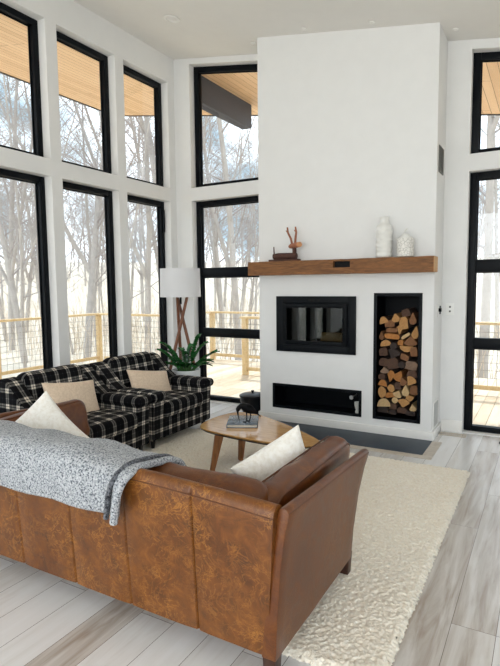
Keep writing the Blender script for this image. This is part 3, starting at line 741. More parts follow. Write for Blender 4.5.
# mantel: rough sawn beam with an open mortise in its face
MX0, MX1, MY0, MZ0, MZ1 = -2.81, -0.895, 4.92, 1.600, 1.742
t = thing('mantel_beam', 'rough brown timber mantel beam with a square mortise across the chimney', 'mantel', ((MX0 + MX1) / 2, YC, MZ0))
sx = [MX0, -1.85, -1.675, MX1]
m = MB()
m.box(MX0, MX1 - 0.004, MY0 + 0.05, YC, MZ0, MZ1)
def rough_box(mb, x0, x1, y0, y1, z0, z1, n):
    rings = []
    for i in range(n + 1):
        x = x0 + (x1 - x0) * i / n
        w1, w2, w3 = [0.004 * mnoise.noise(Vector((x * 5, k, 0))) + 0.002 * mnoise.noise(Vector((x * 19, k, 5))) for k in range(3)]
        rings.append([(x, y0 + w1, z0 + w2), (x, y1, z0 + w2), (x, y1, z1 + w3), (x, y0 + w1, z1 + w3)])
    mb.loft(rings)
m = MB(); rough_box(m, MX0, MX1 - 0.003, MY0 + 0.055, YC, MZ0, MZ1, 60)
rough_box(m, MX0, -1.850, MY0, MY0 + 0.055, MZ0, MZ1, 30); rough_box(m, -1.675, MX1 - 0.003, MY0, MY0 + 0.055, MZ0, MZ1, 26)
rough_box(m, -1.850, -1.675, MY0, MY0 + 0.055, MZ0, 1.662, 6); rough_box(m, -1.850, -1.675, MY0, MY0 + 0.055, 1.722, MZ1, 6)
obj('beam', m, 'mantel', t, angle=30)
obj('end_grain', MB().box(MX1 - 0.003, MX1 + 0.001, MY0, YC, MZ0 + 0.002, MZ1 - 0.002), 'mantelend', t, smooth=False, label='paler sawn end')
obj('mortise_shade', MB().box(-1.850, -1.675, MY0 + 0.050, MY0 + 0.0545, 1.663, 1.721), 'soot_and_shade', t, smooth=False, label='dark sheet as shade in the mortise')  # dark sheet put in for the shade inside the mortise

# reindeer made of logs and twigs
t = thing('log_reindeer', 'small rustic reindeer of logs and twigs on the mantel', 'figurine', (-2.40, 5.0, MZ1 + 0.003))
zb = MZ1 + 0.003
obj('base_board', MB().box(-2.585, -2.245, 4.965, 5.04, zb, zb + 0.018), 'barkwood', t, bevel=0.003)
obj('body', MB().tube([(-2.54, 5.0, zb + 0.050), (-2.48, 5.0, zb + 0.052), (-2.36, 5.0, zb + 0.050), (-2.275, 5.0, zb + 0.049)], [0.030, 0.034, 0.033, 0.031], 14), 'barkwood', t)
obj('tail', MB().tube([(-2.532, 5.0, zb + 0.06), (-2.536, 5.0, zb + 0.10), (-2.538, 5.0, zb + 0.152)], [0.009, 0.0075, 0.006], 8), 'barkwood', t)
obj('neck', MB().tube([(-2.30, 5.0, zb + 0.06), (-2.297, 4.998, zb + 0.10), (-2.298, 4.992, zb + 0.145)], [0.024, 0.022, 0.022], 12), 'barkwood', t)
hd = obj('head', MB().tube([(-2.365, 5.03, zb + 0.150), (-2.34, 5.01, zb + 0.152), (-2.26, 4.97, zb + 0.158), (-2.232, 4.955, zb + 0.160)], [0.018, 0.026, 0.028, 0.027], 14), 'twigwood', t)
obj('nose', MB().tube([(-2.232, 4.955, zb + 0.160), (-2.212, 4.944, zb + 0.161)], [0.0275, 0.026], 14), 'cutwood', hd, label='pale sawn nose end')
for pts in ([(-2.325, 5.0, zb + 0.17), (-2.34, 5.0, zb + 0.23), (-2.368, 4.99, zb + 0.29), (-2.372, 4.985, zb + 0.345)], [(-2.287, 4.99, zb + 0.175), (-2.282, 4.99, zb + 0.23), (-2.272, 4.985, zb + 0.29), (-2.278, 4.98, zb + 0.345)]):
    a_ = MB().tube(pts, [0.013, 0.012, 0.011, 0.009], 8)
    s_ = 1 if pts[0][0] > -2.31 else -1
    a_.tube([pts[2], (pts[2][0] - 0.022, pts[2][1], pts[2][2] + 0.022)], [0.007, 0.005], 6); a_.tube([pts[1], (pts[1][0] + 0.006 + 0.012 * s_, pts[1][1] - 0.014, pts[1][2] + 0.014)], [0.007, 0.004], 6)
    obj('antler', a_, 'twigwood', t)

# ribbed bottle vase and etched canister on the mantel
prof = [(0.001, 0.0), (0.066, 0.0), (0.073, 0.008)]
for k in range(48):
    z = 0.012 + k * 0.0055; prof.append((0.0745 + 0.0024 * math.sin(k * 0.78), z))
prof += [(0.072, 0.282), (0.062, 0.298), (0.048, 0.312), (0.042, 0.325), (0.041, 0.355), (0.045, 0.374), (0.047, 0.380), (0.040, 0.380), (0.033, 0.35), (0.001, 0.34)]
obj('bottle_vase', MB().lathe(prof, (-1.368, 5.0, MZ1 + 0.003), 40), 'ceramic', label='taller white ribbed bottle vase on the mantel', cat='vase', angle=60)
t = thing('canister', 'shorter white etched ceramic canister at the right end of mantel', 'canister', (-1.168, 5.0, MZ1 + 0.003))
zc = MZ1 + 0.003
obj('body', MB().lathe([(0.001, 0), (0.072, 0), (0.078, 0.006), (0.078, 0.165), (0.074, 0.172), (0.001, 0.173)], (-1.168, 5.0, zc), 36), 'canister', t)
ld = obj('lid', MB().lathe([(0.001, 0.172), (0.060, 0.172), (0.058, 0.186), (0.036, 0.192), (0.034, 0.206), (0.028, 0.212), (0.001, 0.213)], (-1.168, 5.0, zc), 36), 'ceramic', t)
obj('handle', MB().tube([(-1.185, 5.0, zc + 0.21), (-1.182, 4.998, zc + 0.225), (-1.166, 4.99, zc + 0.245), (-1.150, 4.98, zc + 0.262)], [0.006, 0.006, 0.007, 0.005], 8), 'ceramic', ld)

# grilles, valve, outlet, floor register, ceiling fittings
def grille(name, label, mat, x, y0, y1, z0, z1, n, fx=0.010):
    t = thing(name, label, 'vent', (x, (y0 + y1) / 2, z0))
    fw = 0.014
    obj('frame', MB().box(x, x + fx, y0, y0 + fw, z0, z1).box(x, x + fx, y1 - fw, y1, z0, z1).box(x, x + fx, y0 + fw, y1 - fw, z0, z0 + fw).box(x, x + fx, y0 + fw, y1 - fw, z1 - fw, z1), mat, t, bevel=0.002)
    m = MB()
    for k in range(n):
        z = z0 + fw + (z1 - z0 - 2 * fw) * (k + 0.5) / n; h = (z1 - z0 - 2 * fw) / n * 0.28
        m.prism([(x + 0.001, y0 + fw, z - h), (x + 0.001, y1 - fw, z - h), (x + 0.001, y1 - fw, z + h), (x + 0.001, y0 + fw, z + h)], [(x + fx * 0.9, y0 + fw, z - h - 0.004), (x + fx * 0.9, y1 - fw, z - h - 0.004), (x + fx * 0.9, y1 - fw, z + h - 0.004), (x + fx * 0.9, y0 + fw, z + h - 0.004)])
    obj('louvres', m, 'steel' if mat == 'white' else mat, t, smooth=False)
    obj('duct_shade', MB().box(x + 0.0003, x + 0.0009, y0 + fw, y1 - fw, z0 + fw, z1 - fw), 'soot_and_shade', t, smooth=False, label='dark plate as shade behind louvres')  # flat dark plate added as the shade between the louvres
    return t
grille('air_vent', 'dark grey louvred vent high on the chimney side', 'grey', CX1, 5.17, 5.39, 2.525, 2.765, 14)
grille('air_vent', 'white louvred vent low on the chimney side above the baseboard', 'white', CX1, 5.145, 5.40, 0.095, 0.36, 12)
t = thing('wall_valve', 'small black key valve on the side of the chimney', 'valve', (CX1, 5.32, 1.24))
obj('plate', MB().box(CX1, CX1 + 0.006, 5.285, 5.355, 1.17, 1.31), 'white', t, bevel=0.002)
obj('key', MB().tube([(CX1 + 0.006, 5.32, 1.24), (CX1 + 0.03, 5.32, 1.24)], 0.018, 12).tube([(CX1 + 0.018, 5.32, 1.20), (CX1 + 0.018, 5.32, 1.28)], 0.006, 8), 'black', t)
t = thing('wall_outlet', 'white wall outlet plate between the chimney and the right window', 'outlet', (-0.842, YB, 1.18))
obj('plate', MB().box(-0.880, -0.804, YB - 0.006, YB, 1.182, 1.298), 'white', t, bevel=0.003)
for z in (1.218, 1.262):
    obj('socket', MB().box(-0.851, -0.833, YB - 0.008, YB - 0.005, z - 0.009, z + 0.009), 'grey', t, bevel=0.002)
t = thing('floor_register', 'pale metal floor register by the baseboard beside the chimney', 'vent', (-0.77, 5.40, 0.0))
obj('frame', MB().box(-0.895, -0.645, 5.35, 5.365, 0, 0.006).box(-0.895, -0.645, 5.435, 5.45, 0, 0.006).box(-0.895, -0.88, 5.365, 5.435, 0, 0.006).box(-0.66, -0.645, 5.365, 5.435, 0, 0.006), 'border', t, bevel=0.001)
m = MB()
for k in range(12): m.box(-0.878 + 0.0182 * k, -0.868 + 0.0182 * k, 5.365, 5.435, 0.001, 0.004)
obj('slats', m, 'border', t, smooth=False)
obj('door_stop', MB().lathe([(0.001, 0), (0.024, 0), (0.024, 0.012), (0.014, 0.02), (0.014, 0.034), (0.001, 0.036)], (-0.325, 5.31, 0), 16), 'rubber', label='tiny black door stop on the floor before the right window', cat='door stop')
def ceiling_fit(x, y, r, label, name, mat_in):
    t = thing(name, label, 'ceiling light', (x, y, ceil_z(x)))
    T = TR(x, y, ceil_z(x), 0, math.atan(0.16), 0)
    obj('trim_ring', MB().lathe([(r * 0.68, -0.001), (r * 0.98, -0.001), (r, -0.004), (r * 0.97, -0.009), (r * 0.72, -0.012), (r * 0.68, -0.006)], sides=28).xf(T), 'trim', t)
    obj('lens', MB().lathe([(0.001, -0.0045), (r * 0.66, -0.0045), (r * 0.68, -0.002), (0.001, -0.002)], sides=28).xf(T), mat_in, t)
MT['lens'] = simple('frosted_lens', (240, 238, 232), 0.4, var=0.01)
ceiling_fit(-3.425, 4.495, 0.085, 'larger round white recessed light in ceiling near the left wall', 'recessed_light', 'lens')
for x, y, lb in ((-2.882, 5.22, 'pinhole light in the ceiling at the left edge of the chimney'), (-2.181, 4.98, 'pinhole ceiling light above the fireplace insert'), (-1.498, 4.97, 'pinhole ceiling light above the firewood niche'), (-0.809, 5.26, 'pinhole light in the ceiling recess right of the chimney')):
    ceiling_fit(x, y, 0.030, lb, 'pinhole_light', 'grey')

# ================================================================== FURNITURE
# ---- shag rug
def rug_mesh(x0, x1, y0, y1, z0, step=0.006, cell=0.0165, amp=0.014):
    rs = np.random.RandomState(3)
    nx, ny = int((x1 - x0) / step), int((y1 - y0) / step)
    X, Y = np.meshgrid(np.linspace(x0, x1, nx), np.linspace(y0, y1, ny), indexing='ij')
    gx, gy = int((x1 - x0) / cell) + 3, int((y1 - y0) / cell) + 3
    jx, jy, jh = rs.rand(gx, gy), rs.rand(gx, gy), 0.55 + 0.45 * rs.rand(gx, gy)
    U, V = (X - x0) / cell + 1, (Y - y0) / cell + 1; iu, iv = U.astype(int), V.astype(int)
    best = np.zeros_like(X)
    for a in (-1, 0, 1):
        for b in (-1, 0, 1):
            I = np.clip(iu + a, 0, gx - 1); J = np.clip(iv + b, 0, gy - 1)
            d2 = (I + jx[I, J] - U) ** 2 + (J + jy[I, J] - V) ** 2
            best = np.maximum(best, np.maximum(0, 1 - 0.95 * np.sqrt(d2)) * jh[I, J])
    edge = np.minimum(np.minimum(X - x0, x1 - X), np.minimum(Y - y0, y1 - Y))
    Z = z0 + 0.014 + (best * amp + rs.rand(nx, ny) * 0.004)
    e = np.clip(edge / 0.03, 0, 1); Z = z0 + (Z - z0) * np.sqrt(e)
    X = X + (rs.rand(nx, ny) - 0.5) * 0.004 + np.where(edge < 0.02, (rs.rand(nx, ny) - 0.5) * 0.012, 0); Y = Y + (rs.rand(nx, ny) - 0.5) * 0.004 + np.where(edge < 0.02, (rs.rand(nx, ny) - 0.5) * 0.012, 0)
    me = bpy.data.meshes.new('area_rug'); vs = np.stack([X, Y, Z], -1).reshape(-1, 3)
    idx = np.arange(nx * ny).reshape(nx, ny)
    q = np.stack([idx[:-1, :-1], idx[1:, :-1], idx[1:, 1:], idx[:-1, 1:]], -1).reshape(-1, 4)
    me.from_pydata(vs.tolist(), [], q.tolist()); return me
obj('area_rug', rug_mesh(-3.35, -0.485, 1.805, 4.36, 0.0), 'rug', label='cream shag rug on the wood floor under the seating', cat='rug', angle=180)

# ---- leather sofa (its back to the room)
SX0, SX1, SB, SZ = -3.12, -0.80, 1.60, 0.122
t = thing('leather_sofa', 'long distressed brown leather sofa seen from behind on the rug edge', 'sofa', ((SX0 + SX1) / 2, 2.05, 0.0))
seams = [-2.60, -2.234, -1.867, -1.527, -1.174]
xs = sorted(set([round(v, 4) for v in np.linspace(-3.075, -0.858, 88)] + [v_ + d_ for v_ in seams for d_ in (-0.008, -0.003, 0.0, 0.003, 0.008)]))
rings = []
for x in xs:
    g = max([math.exp(-((x - s_) / 0.0035) ** 2) for s_ in seams]) * 0.010
    puff = 0.004 * min(1, min(abs(x - s_) for s_ in seams + [-2.93, -0.85]) / 0.06) + 0.003 * mnoise.noise(Vector((x * 4, 0, 0)))
    o_ = g - puff; dz = -0.028 + 0.030 * min(1, max(0, (-0.84 - x) / 0.55)) ** 0.7
    rings.append([(x + 0.05 * (z - SZ) / 0.6 * min(1, max(0, (x + 1.1) / 0.26)), y, z) for x, y, z in [(x, 1.622 + o_, SZ), (x, 1.615 + o_, 0.22), (x, 1.602 + o_, 0.40), (x, 1.592 + o_, 0.58), (x, 1.586 + o_, 0.68 + dz), (x, 1.587 + o_ * .6, 0.715 + dz), (x, 1.595, 0.733 + dz), (x, 1.607, 0.741 + dz), (x, 1.625, 0.741 + dz), (x, 1.648, 0.730 + dz), (x, 1.665, 0.70 + dz), (x, 1.70, 0.4), (x, 1.72, SZ)]])
obj('back', MB().loft(rings), 'leather', t, angle=35)
obj('top_seam', MB().tube([(x_, 1.584, 0.702 - 0.028 + 0.030 * min(1, max(0, (-0.84 - x_) / 0.55)) ** 0.7) for x_ in np.linspace(-3.07, -0.815, 30)], 0.003, 6), 'leatherseam', t)
def arm(sg, xo):
    # xo = outer x at the base; sg = +1 right, -1 left
    rings = []; N = 14
    for i in range(N + 1):
        u = i / N
        ring = []
        for (dx, z) in ((0.0, SZ), (0.006, 0.28), (0.018, 0.45), (0.036, 0.58), (0.048, 0.63), (0.051, 0.650), (0.044, 0.664), (0.030, 0.668), (0.012, 0.664), (0.005, 0.645), (-0.018, 0.5), (-0.042, 0.3), (-0.06, SZ)):
            k = (z - SZ) / (0.668 - SZ)
            y0 = 1.605 + 0.010 * k; y1 = 2.455 + 0.125 * k ** 1.4
            y = y0 + (y1 - y0) * u
            ring.append((xo + sg * dx, y, z + 0.0025 * mnoise.noise(Vector((y * 5, sg, z * 3))) + (0.040 * (1 - u) - 0.012 * u) * k))
        rings.append(ring)
    return MB().loft(rings)
ra = obj('arm', arm(1, -0.818), 'leatherside', t, bevel=0.006, angle=35)
la = obj('arm', arm(-1, -3.06), 'leatherside', t, bevel=0.006, angle=35)
for sg, xo, pa in ((1, -0.818, ra), (-1, -3.06, la)):
    pts = [(xo + sg * 0.047, 1.62 + 0.95 * k, 0.652 + 0.038 * (1 - k) - 0.011 * k) for k in np.linspace(0, 1, 10)]
    obj('piping', MB().tube(pts, 0.004, 6), 'leatherseam', pa)
obj('seat_base', MB().box(-3.04, -0.88, 1.72, 2.44, SZ, 0.26), 'leather', t, bevel=0.02, seg=3)
for x in (-2.44, -1.395):
    m = cushion(1.03, 0.78, 0.14, 0.05, 0.015, 0.006, x, 16).xf(TR(x, 2.12, 0.328))
    obj('seat_cushion', m, 'leatherside', t, merge=True, angle=60)
for x in (-2.46, -1.43):
    m = cushion(0.98, 0.17, 0.38, 0.075, 0.0, 0.012, x + 3, 18).xf(TR(x, 1.79, 0.522, 0.12))
    b_ = obj('back_cushion', m, 'leatherside', t, merge=True, angle=60)
    pp = MB(); loop_tube(pp, rrect(0.95, 0.35, 0.05), 0.005); pp.xf(TR(x, 1.79, 0.522, 0.12) @ Matrix.Rotation(PI / 2, 4, 'X') @ Matrix.Translation((0, 0, 0.083)))
    obj('piping', pp, 'leatherseam', b_)
for sg, x in ((1, -0.985), (-1, -2.95)):
    T = TR(x, 2.235, 0.533, 0, sg * 0.22, 0)
    m = cushion(0.155, 0.92, 0.30, 0.068, 0.0, 0.010, x, 18).xf(T)
    b_ = obj('side_bolster', m, 'leatherside', t, merge=True, angle=60)
    pp = MB()
    for dx in (-0.058, 0.058):
        q = MB(); loop_tube(q, rrect(0.27, 0.87, 0.05), 0.0045); q.xf(T @ Matrix.Rotation(PI / 2, 4, 'Y') @ Matrix.Translation((0, 0, dx))); pp.add(q.v, q.f)
    obj('piping', pp, 'leatherseam', b_)
for x, y, z in ((-0.858, 1.655, 0.0), (-3.02, 1.655, 0.0), (-1.93, 1.84, 0.022), (-0.858, 2.475, 0.022), (-3.02, 2.475, 0.022), (-1.90, 2.40, 0.022)):
    a_, b_ = 0.029, 0.023
    obj('leg', MB().prism([(x - b_, y - b_, z), (x + b_, y - b_, z), (x + b_, y + b_, z), (x - b_, y + b_, z)], [(x - a_, y - a_, SZ + 0.01), (x + a_, y - a_, SZ + 0.01), (x + a_, y + a_, SZ + 0.01), (x - a_, y + a_, SZ + 0.01)]), 'darkwood', t, bevel=0.004)

# ---- boucle throw over the sofa back
def throw():
    prof = [(1.556, 0.545), (1.553, 0.60), (1.551, 0.66), (1.553, 0.700), (1.564, 0.732), (1.60, 0.748), (1.66, 0.748), (1.73, 0.738), (1.79, 0.728), (1.85, 0.715), (1.90, 0.685), (1.925, 0.63), (1.935, 0.57), (1.94, 0.50)]
    P = []
    for i in range(len(prof) - 1):
        for k in range(4):
            u = k / 4; P.append((prof[i][0] * (1 - u) + prof[i + 1][0] * u, prof[i][1] * (1 - u) + prof[i + 1][1] * u))
    P.append(prof[-1]); P = np.array(P)
    for _ in range(2): P[1:-1] = (P[:-2] + 2 * P[1:-1] + P[2:]) / 4
    d = np.gradient(P, axis=0); nrm = np.stack([-d[:, 1], d[:, 0]], 1); nrm /= np.linalg.norm(nrm, axis=1)[:, None]
    if nrm[len(P) // 2, 1] < 0: nrm = -nrm
    N = len(P); rings = []
    us = np.linspace(0, 1, 90)
    for u in us:
        ring_o, ring_i = [], []
        for k in range(N):
            s_ = k / (N - 1)
            xr = -1.515 + 0.05 * min(1, s_ / 0.35); xl = -2.80
            x = xl + (xr - xl) * u
            # heaped folds to the left, thinner toward the free edge
            lift = 0.0
            th = 0.022 + 0.006 * mnoise.noise(Vector((x * 3, s_ * 5, 1)))
            ed = min(1, (1 - u) / 0.02, u / 0.02, s_ / 0.02 + 0.05, (1 - s_) / 0.02 + 0.05); th *= math.sqrt(max(0.05, ed))
            w = 0.010 * mnoise.noise(Vector((x * 4.5, s_ * 4, 7))) + 0.006 * math.sin(x * 17 + s_ * 3)
            sag = -0.012 * math.sin(PI * min(1, (u * 1.0))) if s_ < 0.02 else 0
            fall = 0.035 * max(0, (u - 0.72) / 0.28) ** 1.3 * (1 if s_ > 0.3 else s_ / 0.3)
            bx = 0.0
            y, z = P[k]; drop = 0.0
            if s_ < 0.3: drop = 0.012 * mnoise.noise(Vector((x * 2.2, 0, 0))) * (1 - s_ / 0.3)
            of = max(0.0, w + 0.008) + lift
            rip = 0.003 * mnoise.noise(Vector((x * 55, y * 55, z * 55)))
            ring_o.append((x, y + nrm[k, 0] * (of + th + rip), z + nrm[k, 1] * (of + th + rip) - fall + drop))
            ring_i.append((x, y + nrm[k, 0] * of, z + nrm[k, 1] * of - fall + drop))
        rings.append(ring_o + ring_i[::-1])
    return MB().loft(rings), P, nrm
tm, TP, TN_ = throw()
tw = obj('throw_blanket', tm, 'throw', label='grey flecked boucle throw draped over the sofa back', cat='blanket', angle=70)
hm = MB()
pts = []
for k in range(len(TP) - 8):
    s_ = k / (len(TP) - 1); x = -1.515 + 0.05 * min(1, s_ / 0.35) - 0.045
    fall = 0.035 * max(0, (0.965 - 0.72) / 0.28) ** 1.3 * (1 if s_ > 0.3 else s_ / 0.3)
    pts.append((x, TP[k][0] + TN_[k][0] * 0.034, TP[k][1] + TN_[k][1] * 0.034 - fall))
hm.tube(pts, 0.012, 8); obj('hem', hm, 'throwhem', tw, label='dark folded hem')
hm = MB(); hm.tube([(p[0] + 0.042, p[1], p[2] - 0.012) for p in pts], 0.017, 8); obj('rolled_edge', hm, 'throw', tw)

# ---- cushions on the sofa
def set_pillow(name, mb, mat, T, label, cat='cushion', group=None):
    return obj(name, mb.xf(T), mat, merge=True, angle=80, label=label, cat=cat, group=group)
# local x = width, local y = height, local z = thickness
A_, B_ = Vector((-1.08, 2.41, 0.775)), Vector((-1.28, 2.05, 0.620))
ax_ = (A_ - B_).normalized(); dn_ = Vector((0.18, 0.33, -1.0)); dn_ = (dn_ - ax_ * dn_.dot(ax_)).normalized(); nz_ = ax_.cross(-dn_)
T = Matrix.Translation((A_ + B_) / 2 + dn_ * 0.165) @ Matrix((ax_, -dn_, nz_)).transposed().to_4x4()
set_pillow('throw_pillow', pillow(0.43, 0.36, 0.17, 3), 'fur', T, 'cream fluffy cushion leaning on the sofa arm bolster nearest the fireplace')
T = Matrix.Translation((-2.73, 2.15, 0.545)) @ Matrix.Rotation(math.radians(32), 4, 'Z') @ Matrix.Rotation(math.radians(72), 4, 'X') @ Matrix.Rotation(math.radians(44), 4, 'Z')
set_pillow('throw_pillow', pillow(0.44, 0.44, 0.17, 8), 'fur', T, 'cream fluffy cushion standing on one corner behind the grey throw')

# ---- plaid armchairs facing the table
def armchair(y0, y1, label, leg_rug):
    xb, xf = -3.82, -3.03; aw = 0.155; zb = 0.105
    t = thing('plaid_armchair', label, 'armchair', ((xb + xf) / 2, (y0 + y1) / 2, 0.0), None)
    obj('seat_base', MB().box(xb + 0.04, xf + 0.0, y0 + aw - 0.01, y1 - aw + 0.01, zb, 0.285), 'plaid', t, bevel=0.012, uv=True)
    m = cushion(0.66, y1 - y0 - 2 * aw + 0.01, 0.145, 0.05, 0.015, 0.004, y0, 14).xf(TR(xf - 0.30, (y0 + y1) / 2, 0.352))
    obj('seat_cushion', m, 'plaid', t, merge=True, uv=True, angle=60)
    # leaning padded back
    wb_ = y1 - y0 - 2 * aw + 0.04
    m = cushion(0.17, wb_, 0.50, 0.075, 0.0, 0.005, y0 + 2, 14).xf(TR(-3.70, (y0 + y1) / 2, 0.555, 0, -0.22, 0))
    obj('backrest', m, 'plaid', t, merge=True, uv=True, angle=60)
    obj('back_shell', MB().prism([(-3.80, y0 + 0.03, zb), (-3.70, y0 + 0.03, zb), (-3.785, y0 + 0.03, 0.745), (-3.865, y0 + 0.03, 0.755)], [(-3.80, y1 - 0.03, zb), (-3.70, y1 - 0.03, zb), (-3.785, y1 - 0.03, 0.745), (-3.865, y1 - 0.03, 0.755)]), 'plaid', t, bevel=0.02, seg=3, uv=True)
    side = [(-3.80, zb), (xf - 0.005, zb), (xf + 0.0, 0.30), (xf + 0.012, 0.455), (xf - 0.02, 0.50), (-3.35, 0.505), (-3.44, 0.525), (-3.55, 0.60), (-3.64, 0.69), (-3.71, 0.755), (-3.78, 0.772), (-3.86, 0.755)]
    for a0, a1 in ((y0, y0 + aw), (y1 - aw, y1)):
        m = MB().prism([(x, a0, z) for x, z in side], [(x, a1, z) for x, z in side])
        ar = obj('arm', m, 'plaid', t, bevel=0.022, seg=3, uv=True, angle=50)
        p = cushion(0.48, aw + 0.035, 0.085, 0.04, 0.008, 0.003, a0, 12).xf(TR(-3.225, (a0 + a1) / 2, 0.502))
        obj('arm_pad', p, 'plaid', ar, merge=True, uv=True, angle=60)
    for x in (xb + 0.09, xf - 0.06):
        for y in (y0 + 0.06, y1 - 0.06):
            z = 0.024 if (x > -3.33 and y < 4.33) else 0.0
            obj('leg', MB().tube([(x, y, z), (x, y, zb + 0.01)], [0.016, 0.024], 10), 'blackwood', t)
    return t
armchair(2.60, 3.52, 'black and white plaid armchair beside the sofa, nearer of the pair', True)
armchair(3.565, 4.49, 'black and white plaid armchair by the lamp and potted plant', True)
T = Matrix.Translation((-3.47, 3.06, 0.535)) @ Matrix.Rotation(math.radians(84), 4, 'Z') @ Matrix.Rotation(math.radians(64), 4, 'X') @ Matrix.Rotation(math.radians(-6), 4, 'Z')
set_pillow('lumbar_pillow', pillow(0.50, 0.36, 0.14, 1, 0.004), 'beige', T, 'beige lumbar cushion in the plaid armchair beside the sofa')
T = Matrix.Translation((-3.44, 4.03, 0.515)) @ Matrix.Rotation(math.radians(82), 4, 'Z') @ Matrix.Rotation(math.radians(58), 4, 'X') @ Matrix.Rotation(math.radians(-10), 4, 'Z')
set_pillow('lumbar_pillow', pillow(0.50, 0.32, 0.13, 2, 0.004), 'beige', T, 'beige lumbar cushion in the plaid armchair by the lamp')

# ---- coffee table: rounded triangular top on three splayed legs
TZ = 0.375
t = thing('coffee_table', 'low oak coffee table with rounded triangular top on the rug', 'coffee table', (-1.95, 3.5, 0.024))
ctrl = [(-2.41, 3.40), (-2.34, 3.33), (-2.05, 3.28), (-1.70, 3.255), (-1.46, 3.29), (-1.375, 3.345), (-1.36, 3.41), (-1.43, 3.50), (-1.76, 3.73), (-2.06, 3.90), (-2.24, 3.965), (-2.38, 3.93), (-2.44, 3.78), (-2.445, 3.55)]
P = [Vector((a, b, 0)) for a, b in ctrl]
for _ in range(3):
    Q = []
    for i in range(len(P)):
        a, b = P[i], P[(i + 1) % len(P)]; Q += [a * 0.75 + b * 0.25, a * 0.25 + b * 0.75]
    P = Q
cen = sum(P, Vector()) / len(P)
def ring(s_, z): return [(cen.x + (p.x - cen.x) * s_, cen.y + (p.y - cen.y) * s_, z) for p in P]
obj('table_top', MB().loft([ring(0.965, TZ - 0.018), ring(1.0, TZ - 0.006), ring(1.0, TZ)]), 'table', t, angle=25)
obj('top_edge', MB().loft([ring(0.92, TZ - 0.034), ring(0.985, TZ - 0.018), ring(0.965, TZ - 0.0178)]), 'darkedge', t, angle=25, label='dark bevelled underside edge')
for (x, y, x2, y2) in ((-2.215, 3.40, -2.265, 3.355), (-2.175, 3.70, -2.215, 3.715), (-1.58, 3.44, -1.52, 3.40)):
    d = Vector((x2 - x, y2 - y, 0)); a_ = math.atan2(d.y, d.x)
    rg = []
    for k in np.linspace(0, 1, 5):
        c_ = Vector((x2, y2, 0.022)).lerp(Vector((x, y, TZ - 0.032)), k); wl = 0.018 + 0.017 * k; wt = 0.015 + 0.008 * k
        rg.append([tuple(c_ + Matrix.Rotation(a_, 3, 'Z') @ Vector((sx_ * wl, sy_ * wt, 0))) for sx_, sy_ in ((-1, -1), (1, -1), (1, 1), (-1, 1))])
    obj('leg', MB().loft(rg), 'tableleg', t, bevel=0.004)
# book
bk = thing('coffee_table_book', 'large dark hardback photo book lying on the coffee table', 'book', (-2.135, 3.60, TZ))
ang = math.atan2(3.523 - 3.41, -1.96 + 2.177)
Tb = TR(-2.132, 3.625, TZ, 0, 0, ang - 0.02)
bw_, bd_ = 0.245, 0.30
def skew(mb): return mb.xf(Tb)
obj('front_cover', skew(MB().box(-bw_ / 2, bw_ / 2, -bd_ / 2, bd_ / 2, 0.023, 0.027)), 'book', bk, bevel=0.001)
obj('back_cover', skew(MB().box(-bw_ / 2, bw_ / 2, -bd_ / 2, bd_ / 2, 0.0, 0.004)), 'book', bk, bevel=0.001)
obj('spine', skew(MB().box(-bw_ / 2, -bw_ / 2 + 0.006, -bd_ / 2, bd_ / 2, 0.004, 0.023)), 'book', bk)
obj('pages', skew(MB().box(-bw_ / 2 + 0.006, bw_ / 2 - 0.006, -bd_ / 2 + 0.006, bd_ / 2 - 0.006, 0.004, 0.023)), 'page', bk, label='cream page block')
# bird figurine, beak down to the book
bd = thing('bird_figurine', 'black metal bird figurine pecking at the book on the coffee table', 'figurine', (-2.10, 3.60, TZ + 0.027))
Tq = TR(-2.075, 3.59, TZ + 0.027, 0, 0, 0.515) @ Matrix.Scale(0.9, 4)
sp_ = [(0.095, 0, 0.068), (0.070, 0, 0.088), (0.035, 0, 0.108), (0.0, 0, 0.125), (-0.032, 0, 0.140), (-0.052, 0, 0.142), (-0.068, 0, 0.132), (-0.080, 0, 0.112), (-0.084, 0, 0.094)]
rd_ = [0.006, 0.020, 0.038, 0.043, 0.034, 0.025, 0.021, 0.021, 0.011]
body = obj('body', MB().tube(sp_, rd_, 16).xf(Tq), 'bird', bd, angle=80)
obj('beak', MB().tube([(-0.083, 0, 0.098), (-0.080, 0, 0.06), (-0.072, 0, 0.03), (-0.066, 0, 0.002)], [0.010, 0.006, 0.004, 0.002], 8).xf(Tq), 'bird', bd)
obj('tail', MB().tube([(0.07, 0, 0.090), (0.105, 0, 0.062), (0.125, 0, 0.045)], [0.016, 0.012, 0.008], 8, flat=0.5).xf(Tq), 'bird', bd)
for sy_ in (-0.016, 0.018):
    lg = MB().tube([(0.012 + sy_, sy_, 0.10), (0.016 + sy_, sy_, 0.05), (0.006 + sy_, sy_, 0.003)], [0.008, 0.0045, 0.0045], 8)
    for a_ in (-0.5, 0, 0.5): lg.tube([(0.006 + sy_, sy_, 0.003), (0.006 + sy_ - 0.03 * math.cos(a_), sy_ + 0.03 * math.sin(a_), 0.0025)], [0.004, 0.002], 6)
    obj('leg', lg.xf(Tq), 'bird', bd)

